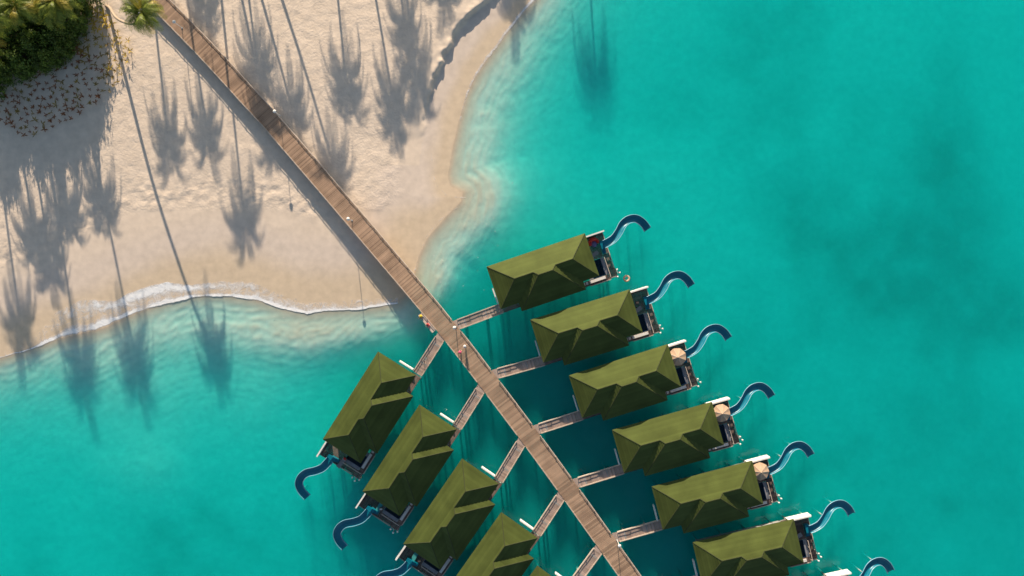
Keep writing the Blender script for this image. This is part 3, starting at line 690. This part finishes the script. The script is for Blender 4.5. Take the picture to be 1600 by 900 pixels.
def small_table(loc, label, m):
    root = tag(link('side_table', None, loc=loc), label, 'table', 'small deck tables')
    mb = MB(); mb.bar((0,0,0.44),(0,0,0.49),0.27,14); link('top', mb.mesh('top', M['deck']), root)
    mb = MB(); mb.bar((0,0,0),(0,0,0.44),0.04,8); link('leg', mb.mesh('leg', M['steel']), root)
    t = tag(link('towel', None, loc=(loc[0], loc[1], loc[2]+0.49)), 'folded towel on the table: '+label, 'towel')
    bpy.data.objects.remove(t)
    mb = MB(); mb.box(-.2,.2,-.12,.12,0,.07); mb.box(-.19,.18,-.11,.11,.071,.12)
    tag(link('towel', mb.mesh('towel', m), loc=(loc[0]+.02, loc[1], loc[2]+0.493)), label.replace('low round side table with', 'folded'), 'towel', 'towels on deck tables')
small_table(at_deck(VR[1],1,16.5,2.35), 'low round side table with peach towel on the second right villa deck', M['peach'])
small_table(at_deck(VR[5],1,15.9,2.35), 'low round side table with peach towel on the sixth right villa deck', M['peach'])
small_table(at_deck(VL[1],-1,17.0,5.2-1.4), 'low round side table with white towel on the second left villa deck', M['cushion'])
small_table(at_deck(VL[2],-1,17.1,3.6), 'low round side table with peach towel on the third left villa deck', M['peach'])
# red inflatable armchair
def torus_arc(R_, r, a0, a1, n, m_=10, z=0.0):
    mb = MB(); pts = [(R_*math.cos(a0+(a1-a0)*i/n), R_*math.sin(a0+(a1-a0)*i/n), z) for i in range(n+1)]
    mb.tube(pts, [r*(0.72+0.28*math.sin(math.pi*min(1,max(0,i/n))) ) for i in range(n+1)], m_); return mb
root = tag(link('inflatable_armchair', None, loc=at_deck(VR[0],1,16.75,1.75,DZ+0.30), rotz=math.radians(20)), 'bright red inflatable armchair on the deck nearest the sand', 'inflatable')
link('backrest', torus_arc(0.62, 0.30, math.radians(-25), math.radians(205), 16).mesh('backrest', M['red'], True), root)
link('headrest', torus_arc(0.55, 0.24, math.radians(30), math.radians(150), 10, z=0.40).mesh('headrest', M['red'], True), root)
mb = MB(); mb.ball((0,-0.15,-0.08), 0.52,0.55,0.2, 12, 6); link('seat', mb.mesh('seat', M['purple'], True), root)
# swim ring afloat
c = P3(979, 435, 0.1); mb = MB(); nn = 22; V = []; F = []
for i in range(nn):
    for j in range(10):
        a = 2*math.pi*i/nn; t = 2*math.pi*j/10; V.append(((0.40+0.16*math.cos(t))*math.cos(a), (0.40+0.16*math.cos(t))*math.sin(a), 0.13*math.sin(t)))
for i in range(nn):
    for j in range(10): F.append((i*10+j, ((i+1)%nn)*10+j, ((i+1)%nn)*10+(j+1)%10, i*10+(j+1)%10))
mb.add(V, F); tag(link('swim_ring', mb.mesh('swim_ring', M['ring'], True), loc=c), 'beige swim ring floating off the deck of the first right villa', 'swim ring')

# ------------------------------------------------------------------ lamps on the jetty
def lamp(px, py, side, label):
    p = P2(px, py, DZ+3.3)
    root = tag(link('jetty_lamp', None, loc=(p[0], p[1], DZ+0.002)), label, 'lamp', 'lamp posts along the jetty')
    mb = MB(); mb.bar((0,0,0), (0,0,3.2), 0.05, 8, 0.04); link('post', mb.mesh('post', M['white']), root)
    mb = MB(); mb.bar((0,0,0), (0,0,0.08), 0.13, 10); link('base_plate', mb.mesh('base_plate', M['steel']), root)
    mb = MB(); mb.ball((0,0,3.32), 0.27, 0.27, 0.20, 14, 8, zmin=-0.35); link('lamp_shade', mb.mesh('lamp_shade', M['white'], True), root)
for px, py, lb in ((272,34,'white jetty lamp nearest the leaning palm'), (429,174,'white jetty lamp standing in palm shade above the dry sand'), (544,342,'white jetty lamp over the middle of the beach'),
                   (710,512,'white jetty lamp at the first walkway junction'), (968,853,'white jetty lamp near the bottom edge of the picture')):
    lamp(px, py, 0, lb)

# ------------------------------------------------------------------ people, bicycle
def limb_mesh(name, verts, edges, radii, m, parent):
    me = bpy.data.meshes.new(name); me.from_pydata(verts, edges, []); me.materials.append(m)
    o = link(name, me, parent); sk = o.modifiers.new('skin', 'SKIN'); sk.use_smooth_shade = True
    for i, r_ in enumerate(radii): me.skin_vertices[0].data[i].radius = r_ if isinstance(r_, tuple) else (r_, r_)
    me.skin_vertices[0].data[0].use_root = True
    sd = o.modifiers.new('sub', 'SUBSURF'); sd.levels = 1; sd.render_levels = 1
    return o
def person(loc, rot, label, top, legs, hat=None, sit=False):
    root = tag(link('person', None, loc=loc, rotz=rot), label, 'person', 'people on the jetty')
    zs = -0.42 if sit else 0.0
    J = {'pel':(0,0,.95),'sp':(0,.01,1.15),'ch':(0,.02,1.36),'nk':(0,.02,1.50),'hd':(0,.0,1.60),'ht':(0,-.01,1.74),
         'sl':(-.19,.01,1.42),'sr':(.19,.01,1.42)}
    if sit:
        J.update({'hl':(-.1,0,.93),'kl':(-.13,-.44,.95),'al':(-.13,-.50,.52),'fl':(-.14,-.68,.47),'hr':(.1,0,.93),'kr':(.13,-.42,.95),'ar':(.14,-.47,.52),'fr':(.15,-.66,.47),
                  'el':(-.26,.04,1.16),'wl':(-.22,-.20,1.02),'gl':(-.20,-.30,1.0),'er':(.26,.06,1.16),'wr':(.24,-.18,1.02),'gr':(.22,-.28,1.0)})
    else:
        J.update({'hl':(-.1,0,.90),'kl':(-.11,-.08,.50),'al':(-.11,.02,.09),'fl':(-.12,-.15,.04),'hr':(.1,0,.90),'kr':(.11,.03,.50),'ar':(.11,.14,.10),'fr':(.12,-.02,.04),
                  'el':(-.27,.03,1.14),'wl':(-.27,-.10,.92),'gl':(-.26,-.15,.83),'er':(.27,.02,1.14),'wr':(.28,-.10,.92),'gr':(.27,-.16,.83)})
    R_ = {'pel':.15,'sp':.13,'ch':.15,'nk':.058,'hd':.088,'ht':.075,'sl':.065,'sr':.065,'hl':.085,'kl':.06,'al':.042,'fl':.038,'hr':.085,'kr':.06,'ar':.042,'fr':.038,
          'el':.046,'wl':.032,'gl':.036,'er':.046,'wr':.032,'gr':.036}
    names = list(J); E_ = [('pel','sp'),('sp','ch'),('ch','nk'),('nk','hd'),('hd','ht'),('ch','sl'),('ch','sr'),('sl','el'),('el','wl'),('wl','gl'),('sr','er'),('er','wr'),('wr','gr'),
          ('pel','hl'),('hl','kl'),('kl','al'),('al','fl'),('pel','hr'),('hr','kr'),('kr','ar'),('ar','fr')]
    limb_mesh('body', [(J[k][0],J[k][1],J[k][2]+zs) for k in names], [(names.index(a),names.index(b)) for a,b in E_], [R_[k] for k in names], M['skin'], root)
    tv = ['pel','sp','ch','sl','sr','el','er']
    mid = lambda a,b,t: tuple(J[a][i]*(1-t)+J[b][i]*t for i in range(3))
    pts = [J['pel'],J['sp'],J['ch'],J['sl'],J['sr'],mid('sl','el',.6),mid('sr','er',.6)]
    limb_mesh('shirt', [(p[0],p[1],p[2]+zs) for p in pts], [(0,1),(1,2),(2,3),(2,4),(3,5),(4,6)], [.172,.155,.175,.085,.085,.065,.065], top, root)
    pts = [(0,0,.98),J['hl'],J['hr'],mid('hl','kl',.8),mid('hr','kr',.8)]
    limb_mesh('shorts', [(p[0],p[1],p[2]+zs) for p in pts], [(0,1),(0,2),(1,3),(2,4)], [.165,.115,.115,.09,.09], legs, root)
    mb = MB(); mb.ball((0,.025,1.665+zs), .112,.125,.13, 12, 8, zmin=-0.25); link('hair', mb.mesh('hair', M['hair'], True), root)
    mb = MB()
    for s in (-1,1): mb.ball((.036*s,-.098,1.645+zs), .014,.012,.010, 6, 4)
    mb.ball((0,-.112,1.615+zs), .016,.022,.028, 6, 4); mb.ball((0,-.097,1.572+zs), .030,.012,.009, 6, 4)
    for s in (-1,1): mb.ball((.105*s,.0,1.63+zs), .014,.022,.035, 6, 4)
    link('face', mb.mesh('face', M['skin'], True), root)
    if hat:
        mb = MB(); mb.bar((0,.01,1.735+zs),(0,.01,1.755+zs), .25, 16, .23); mb.ball((0,.01,1.75+zs), .12,.13,.12, 12, 6, zmin=0); link('sun_hat', mb.mesh('sun_hat', hat, True), root)
d45 = math.radians(-142)
person(tuple(P3(719.5,549,DZ)), math.radians(215), 'person in pink top walking on the jetty below the lamp', M['pink'], M['black'], M['pink'])
person(tuple(P3(727,540,DZ)), math.radians(215), 'person in dark clothes with pale hat walking beside the pink one', M['black'], M['black'], M['cushion'])
# small landing on the jetty's left edge with two people sitting on its edge
def left_edge(py): # nearest path index by image row
    t = P2(0, py, DZ)[1]; i = int(np.argmin(np.abs(path[:,1]-t))); d, rt = frame_at(path, i); return path[i], d, rt
c, d, rt = left_edge(492); rt = np.array(rt); 
lp = c + rt*(JW+0.42)
mb = MB(); mb.obox((0,0,0), (d[0],d[1],0), (rt[0],rt[1],0), 1.75, 0.34, -0.16, -0.02)
ld = tag(link('landing_bench', None, loc=(lp[0], lp[1], DZ)), 'narrow pale bench along the left jetty edge where two people sit', 'bench')
link('seat', mb.mesh('seat', M['edge']), ld)
for s in (-1.5, 0, 1.5):
    q = MB(); q.obox((d[0]*s, d[1]*s, 0), (d[0],d[1],0), (rt[0],rt[1],0), 0.06, 0.30, -0.36, -0.161); q.bar((d[0]*s, d[1]*s, -6), (d[0]*s, d[1]*s, -0.3), 0.08, 8); link('leg', q.mesh('leg', M['edge']), ld)
ang = math.atan2(d[1], d[0])
for s, lb, t_, l_, h_ in ((-1.35, 'seated person with yellow sun hat on the jetty edge', M['black'], M['grey'], M['yellow']), (0.35, 'seated person in red top on the jetty edge', M['red'], M['pink'], None)):
    person((lp[0]+d[0]*s, lp[1]+d[1]*s, DZ-0.02-0.78+0.28+0.10), ang+math.radians(15), lb, t_, l_, h_, True)
def bicycle(loc, rot, label):
    root = tag(link('bicycle', None, loc=loc, rotz=rot), label, 'bicycle')
    for x in (-0.52, 0.52):
        V = []; F = []; nn = 20
        for i in range(nn):
            for j in range(6):
                a = 2*math.pi*i/nn; t = 2*math.pi*j/6; V.append((x+(0.32+0.025*math.cos(t))*math.cos(a), 0.025*math.sin(t), 0.345+(0.32+0.025*math.cos(t))*math.sin(a)))
        for i in range(nn):
            for j in range(6): F.append((i*6+j, ((i+1)%nn)*6+j, ((i+1)%nn)*6+(j+1)%6, i*6+(j+1)%6))
        mb = MB(); mb.add(V, F); w_ = link('wheel', mb.mesh('wheel', M['black'], True), root)
        sp = MB()
        for i in range(8): a = math.pi*i/4; sp.bar((x,0,0.345), (x+.3*math.cos(a),0,0.345+.3*math.sin(a)), 0.006, 4)
        link('spokes', sp.mesh('spokes', M['steel']), w_)
    mb = MB()
    for a, c_ in (((-.52,0,.345),(-.08,0,.33)),((-.52,0,.345),(-.2,0,.78)),((-.2,0,.86),(-.08,0,.33)),((-.2,0,.76),(.36,0,.80)),((-.08,0,.33),(.36,0,.76)),((.34,0,.95),(.52,0,.345))): mb.bar(a, c_, .022, 6)
    link('frame', mb.mesh('frame', M['teal']), root)
    mb = MB(); mb.bar((.32,-.28,.99),(.32,.28,.99),.016,6); mb.bar((.32,0,.99),(.34,0,.94),.018,6); link('handlebar', mb.mesh('handlebar', M['steel']), root)
    mb = MB(); mb.ball((-.21,0,.90),.14,.075,.04,10,5); link('saddle', mb.mesh('saddle', M['black'], True), root)
bicycle(tuple(P3(665,562,DZ)), math.radians(70), 'bicycle parked on the walkway to the first left villa')

# ------------------------------------------------------------------ palms
def frond_mb(L, rise, droop, seed, nleaf=26):
    r = random.Random(seed); mb = MB(); ax = []; N = 12
    for i in range(N+1):
        t = i/N; ax.append(Vector((L*t*(1-0.12*droop*t), 0, rise*L*math.sin(min(t*1.35,1)*math.pi*0.5)*0.55 - droop*L*0.62*t*t*t)))
    mb.tube(ax, [0.05*(1-0.85*i/N) for i in range(N+1)], 4)
    def at(t): f = t*N; i = min(int(f), N-1); return ax[i].lerp(ax[i+1], f-i)
    for k in range(nleaf):
        t = 0.14+0.86*k/(nleaf-1); p = at(t); q = at(min(1,t+0.02)); dr = (q-p); dr = dr.normalized() if dr.length > 1e-6 else Vector((1,0,-.6)).normalized()
        ln = L*0.27*math.sin(math.pi*(0.16+0.74*t))**0.8*r.uniform(.85,1.1)
        for s in (-1, 1):
            side = Vector((0.42+0.45*t, s*1.0, -0.22-0.25*r.random())).normalized()
            tip = p+side*ln+Vector((0,0,-0.20*ln)); midp = p+side*ln*0.5
            wv = dr*0.085*(1.15-0.5*t)
            mb.add([p-wv*0.4, p+wv*0.6, midp+wv*0.75, midp-wv*0.75, tip], [(0,1,2,3),(3,2,4)])
    return mb
FR = []
for k in range(6): FR.append(frond_mb(random.uniform(3.7,4.4), random.uniform(.5,.95), random.uniform(.55,.95), k))
FRM = [f.mesh('frond', M['frond']) for f in FR]; FRY = [f.mesh('frond', M['frond_y']) for f in FR]
def frond_set(seed, n=23):
    r = random.Random(seed); o = []
    for i in range(n):
        az = i*2.39996+r.uniform(-.2,.2); tilt = -0.55+1.25*(i/(n-1))+r.uniform(-.12,.12); o.append((r.randrange(6), az, tilt, r.uniform(.85,1.08)))
    return o
def crown_mesh(seed):
    mb = MB()
    for k, az, tilt, s in frond_set(seed):
        mt = Matrix.Rotation(az,4,'Z') @ Matrix.Rotation(tilt,4,'Y') @ Matrix.Scale(s,4)
        mb.add([mt @ Vector(v) for v in FR[k].v], FR[k].f)
    return mb.mesh('crown', M['frond'])
CR = [crown_mesh(100+k) for k in range(4)]
COCO = MB()
for i in range(7): a = i*0.9; COCO.ball((0.24*math.cos(a), 0.24*math.sin(a), -0.22-0.05*(i%2)), .12,.12,.15, 8, 5)
COCOM = COCO.mesh('coconuts', M['frond_y'], True)
TANE = math.tan(SUN_EL); SHD = Vector((-math.sin(SUN_AZ), -math.cos(SUN_AZ), 0))
def palm(base, crown, label, seed, detail=False, via=None, yellow=False, group='coconut palms at the back of the beach', scale=1.0):
    base = Vector(base); crown = Vector(crown)
    root = tag(link('palm_tree', None, loc=base), label, 'palm', group)
    n_ = 14; pts = []; rel = crown-base
    if via:
        ctrl = [Vector((0,0,-0.4))]+[Vector(v)-base for v in via]+[rel]
        for i in range(len(ctrl)-1):
            p0 = ctrl[max(i-1,0)]; p1 = ctrl[i]; p2 = ctrl[i+1]; p3 = ctrl[min(i+2,len(ctrl)-1)]
            for k in range(5):
                t = k/5; pts.append(0.5*((2*p1)+(p2-p0)*t+(2*p0-5*p1+4*p2-p3)*t*t+(3*p1-p0-3*p2+p3)*t**3))
        pts.append(ctrl[-1])
    else:
        for i in range(n_+1):
            t = i/n_; pts.append(Vector((rel.x*(t**0.85), rel.y*(t**0.85), -0.4+(rel.z+0.4)*(t**1.08))))
    m = len(pts); rad = [0.24-0.10*i/(m-1)+(0.12 if i == 0 else 0)+0.012*(i%2) for i in range(m)]
    mb = MB(); mb.tube(pts, rad, 9); link('trunk', mb.mesh('trunk', M['trunk'], True), root)
    if detail:
        r = random.Random(seed)
        for k, az, tilt, s in frond_set(seed, 24):
            f = link('frond', (FRY if (yellow and r.random() < .18) else FRM)[k], root); f.location = rel
            f.rotation_euler = (Matrix.Rotation(az,4,'Z') @ Matrix.Rotation(tilt,4,'Y')).to_euler(); f.scale = (s*scale,)*3
    else:
        c_ = link('crown', CR[seed % 4], root, loc=rel, rotz=seed*1.3); c_.scale = (scale,)*3
    link('coconuts', COCOM, root, loc=rel)
# the leaning palm in view
bz = float(ground(*P2(165,8,0.9)))
palm(P3(165,8,bz), P3(222,19,15.3), 'leaning coconut palm with curved bare trunk by the jetty head', 5, True,
     [P3(172,13,4.2), P3(181,27,8.2), P3(196,35.5,11.3), P3(211,36,13.7)], scale=0.92, yellow=True)
# palms known by the shadows their crowns throw: (shadow of the crown on the ground, crown height, drift of the trunk's shadow)
PALMS = [(540,120,11.2,.10,''),(632,35,12.5,.15,''),(613,150,13.0,.20,''),(455,165,12.2,.32,''),(402,95,11.5,.14,''),(520,255,15.0,.36,''),
         (262,205,13.6,.12,''),(322,195,13.4,.16,''),(380,330,17.0,.10,''),(118,552,18.0,.15,''),(205,540,18.6,.22,''),(28,495,16.0,.13,''),
         (928,62,13.5,.06,''),(800,-45,12.0,.12,''),(690,-40,12.0,.2,''),(318,5,12,.12,''),(420,205,14.2,.24,''),(250,-60,12,.1,''),(648,100,13.0,.12,'')]
for i, (qx, qy, h, sl, _) in enumerate(PALMS):
    q = P2(qx, qy, 0.6); zg = max(0.0, float(ground(q[0], q[1]))); Ls = (h-zg)/TANE
    cr = Vector((q[0], q[1], 0)) - SHD*Ls; cr.z = h
    bx = q[0]-sl*Ls*0.98; by = cr.y+random.uniform(-1.0, 2.5)
    palm((bx, by, max(0.3, float(ground(bx, by)))), cr, 'tall coconut palm standing beyond the top or left edge, known by its shadow', i, scale=random.uniform(.92,1.08), group='palms beyond the picture edge')
for i, (cx, cy, h, dx, dy) in enumerate(((24,8,9.8,-2,1), (86,2,9.4,1.5,2.0), (-28,58,9.6,-2,1), (-22,20,11.5,-2,1))):
    c_ = P3(cx, cy, h); bb = Vector((c_.x+dx, c_.y+dy, 0)); bb.z = float(ground(bb.x, bb.y))
    palm(bb, c_, ['yellowing palm crown at the top left corner', 'palm crown at the top edge right of the corner', 'palm crown reaching in from the left edge', 'tall palm just beyond the top left corner'][i], 30+i, True, yellow=True)

# ------------------------------------------------------------------ broadleaf shrubs in the corner
def leaf_cloud(rx, ry, rz, nclump, nleaf, seed, size=0.30):
    g = np.random.default_rng(seed); V = []; F = []
    for c_ in range(nclump):
        dv = g.normal(size=3); dv /= np.linalg.norm(dv); dv[2] = abs(dv[2])*1.3-0.45
        rr = g.uniform(.55,1.0); cc = dv*np.array([rx,ry,rz])*rr; cr = g.uniform(.5,.95)
        for j in range(nleaf):
            o = g.normal(size=3)*cr*0.42; p = cc+o; nrm = o*0.6+np.array([0,0,0.55])+g.normal(size=3)*0.4; nrm /= np.linalg.norm(nrm)
            a = np.cross(nrm, g.normal(size=3)); a /= np.linalg.norm(a); b_ = np.cross(nrm, a); s = size*g.uniform(.7,1.3); i0 = len(V)
            V += [tuple(p-a*s*.5), tuple(p+b_*s*.26), tuple(p+a*s*.55-nrm*s*.12), tuple(p-b_*s*.26)]; F.append((i0,i0+1,i0+2,i0+3))
    me = bpy.data.meshes.new('crown'); me.from_pydata(V, [], F); me.materials.append(M['leaf']); me.materials.append(M['leaf2'])
    me.polygons.foreach_set('material_index', [int(((i//nleaf)*7) % 3 == 0) for i in range(len(F))]); return me
LC = [leaf_cloud(2.7,2.7,2.3,105,60,s) for s in (1,2,3)]
def shrub(px, py, h, sc, k, label, group='dense shrubs in the corner'):
    p = P3(px, py, h*0.75); z = float(ground(p.x, p.y))
    root = tag(link('shrub', None, loc=(p.x, p.y, z)), label, 'shrub', group)
    c_ = link('crown', LC[k % 3], root, loc=(0,0,h*0.36), rotz=k*1.1); c_.scale = (sc*0.95, sc*0.95, h*0.64/2.3)
    mb = MB(); r = random.Random(k)
    mb.tube([(0,0,-.3),(r.uniform(-.2,.2),r.uniform(-.2,.2),h*.35),(0,0,h-2.4*sc)], [.2,.15,.1], 7)
    for j in range(5):
        a = j*1.26+r.random(); mb.tube([(0,0,h*.35),(1.0*math.cos(a)*sc,1.0*math.sin(a)*sc,h*.55),(1.9*math.cos(a)*sc,1.9*math.sin(a)*sc,h-1.9*sc)], [.09,.07,.03], 5)
    link('trunk', mb.mesh('trunk', M['bark'], True), root)
SH = [(12,44,7.5,1.05),(50,62,7.0,1.0),(84,48,6.6,.95),(100,18,7.2,1.0),(66,18,8.0,1.05),(30,86,6.2,.95),(66,88,5.2,.8),(94,72,4.6,.7),(6,108,5.2,.8),(112,38,4.2,.62),(36,106,3.8,.6),(40,12,8.2,1.1),(-30,92,7.2,1.1),(-40,40,8.0,1.1),(-34,132,6.0,1.0),(112,-18,7.5,1.1),(70,-30,8.2,1.1),(20,-28,8.2,1.1),(-30,-10,8.2,1.1)]
nm = ['left edge below the corner palm','middle of the corner thicket','right part of the thicket nearest the red sprouts','top edge at the right end of the thicket','top of the thicket between two palm crowns','lower left of the thicket','lower middle rim of the thicket','lower right rim of the thicket','lowest at the left edge','small outlier on the thicket right rim','small outlier on the thicket lower rim','tallest at the top of the thicket']
for k, (px, py, h, sc) in enumerate(SH):
    shrub(px, py, h, sc, k, ('dense dark green shrub, '+nm[k]) if k < len(nm) else 'dense green shrub beyond the top left picture edge')

# ------------------------------------------------------------------ young plants set out on the sand
def sprout_mesh(seed, m, tall):
    r = random.Random(seed); mb = MB(); n_ = r.randint(4,7)
    mb.bar((0,0,-0.05), (r.uniform(-.06,.06), r.uniform(-.06,.06), tall*0.55), 0.03, 5, 0.02)
    for i in range(n_):
        az = i*2.4+r.uniform(-.4,.4); L = r.uniform(.45,.85); el = r.uniform(.25,1.0); d = Vector((math.cos(az)*math.cos(el), math.sin(az)*math.cos(el), math.sin(el)))
        s = Vector((-math.sin(az), math.cos(az), 0)); b0 = Vector((0,0,tall*0.5)); w_ = r.uniform(.07,.13)
        mid_ = b0+d*L*.55*tall; tip = b0+d*L*tall+Vector((math.cos(az)*.14, math.sin(az)*.14, -0.12*tall))
        mb.add([b0-s*.02, b0+s*.02, mid_+s*w_, mid_-s*w_, tip], [(0,1,2,3),(3,2,4)])
    return mb.mesh('young_plant', m)
SPM = {c_: [sprout_mesh(10*j+i, M[c_], t) for i in range(5)] for j, (c_, t) in enumerate((('sprout_r',0.85),('sprout_o',0.95),('sprout_y',1.15)))}
ZONE = [(0,150),(28,136),(60,118),(90,98),(112,72),(118,40),(128,15),(150,14),(172,28),(186,52),(204,62),(206,92),(190,120),(176,142),(142,168),(108,190),(72,208),(40,214),(8,196),(-6,170)]
def inpoly(x, y, P):
    c_ = False; j = len(P)-1
    for i in range(len(P)):
        if (P[i][1] > y) != (P[j][1] > y) and x < (P[j][0]-P[i][0])*(y-P[i][1])/(P[j][1]-P[i][1])+P[i][0]: c_ = not c_
        j = i
    return c_
placed = []; r = random.Random(21); tries = 0
LBL = {'sprout_r': 'small reddish brown young plant in the shaded planting on the sand', 'sprout_o': 'small olive brown young plant in the planting on the sand', 'sprout_y': 'yellow green young plant in the sunlit part of the planting'}
while len(placed) < 190 and tries < 6000:
    tries += 1; x = r.uniform(-5,206); y = r.uniform(12,215)
    if not inpoly(x, y, ZONE) or any((x-a)**2+(y-b_)**2 < 58 for a, b_ in placed): continue
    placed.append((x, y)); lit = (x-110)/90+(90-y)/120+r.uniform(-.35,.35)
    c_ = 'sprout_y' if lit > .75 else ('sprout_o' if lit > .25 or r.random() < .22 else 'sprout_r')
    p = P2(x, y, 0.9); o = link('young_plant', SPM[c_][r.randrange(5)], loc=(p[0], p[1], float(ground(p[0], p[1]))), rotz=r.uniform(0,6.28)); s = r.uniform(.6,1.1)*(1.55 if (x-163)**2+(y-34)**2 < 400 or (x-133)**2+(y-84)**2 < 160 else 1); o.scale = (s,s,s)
    tag(o, LBL[c_], 'plant', 'young plants set out on the sand')
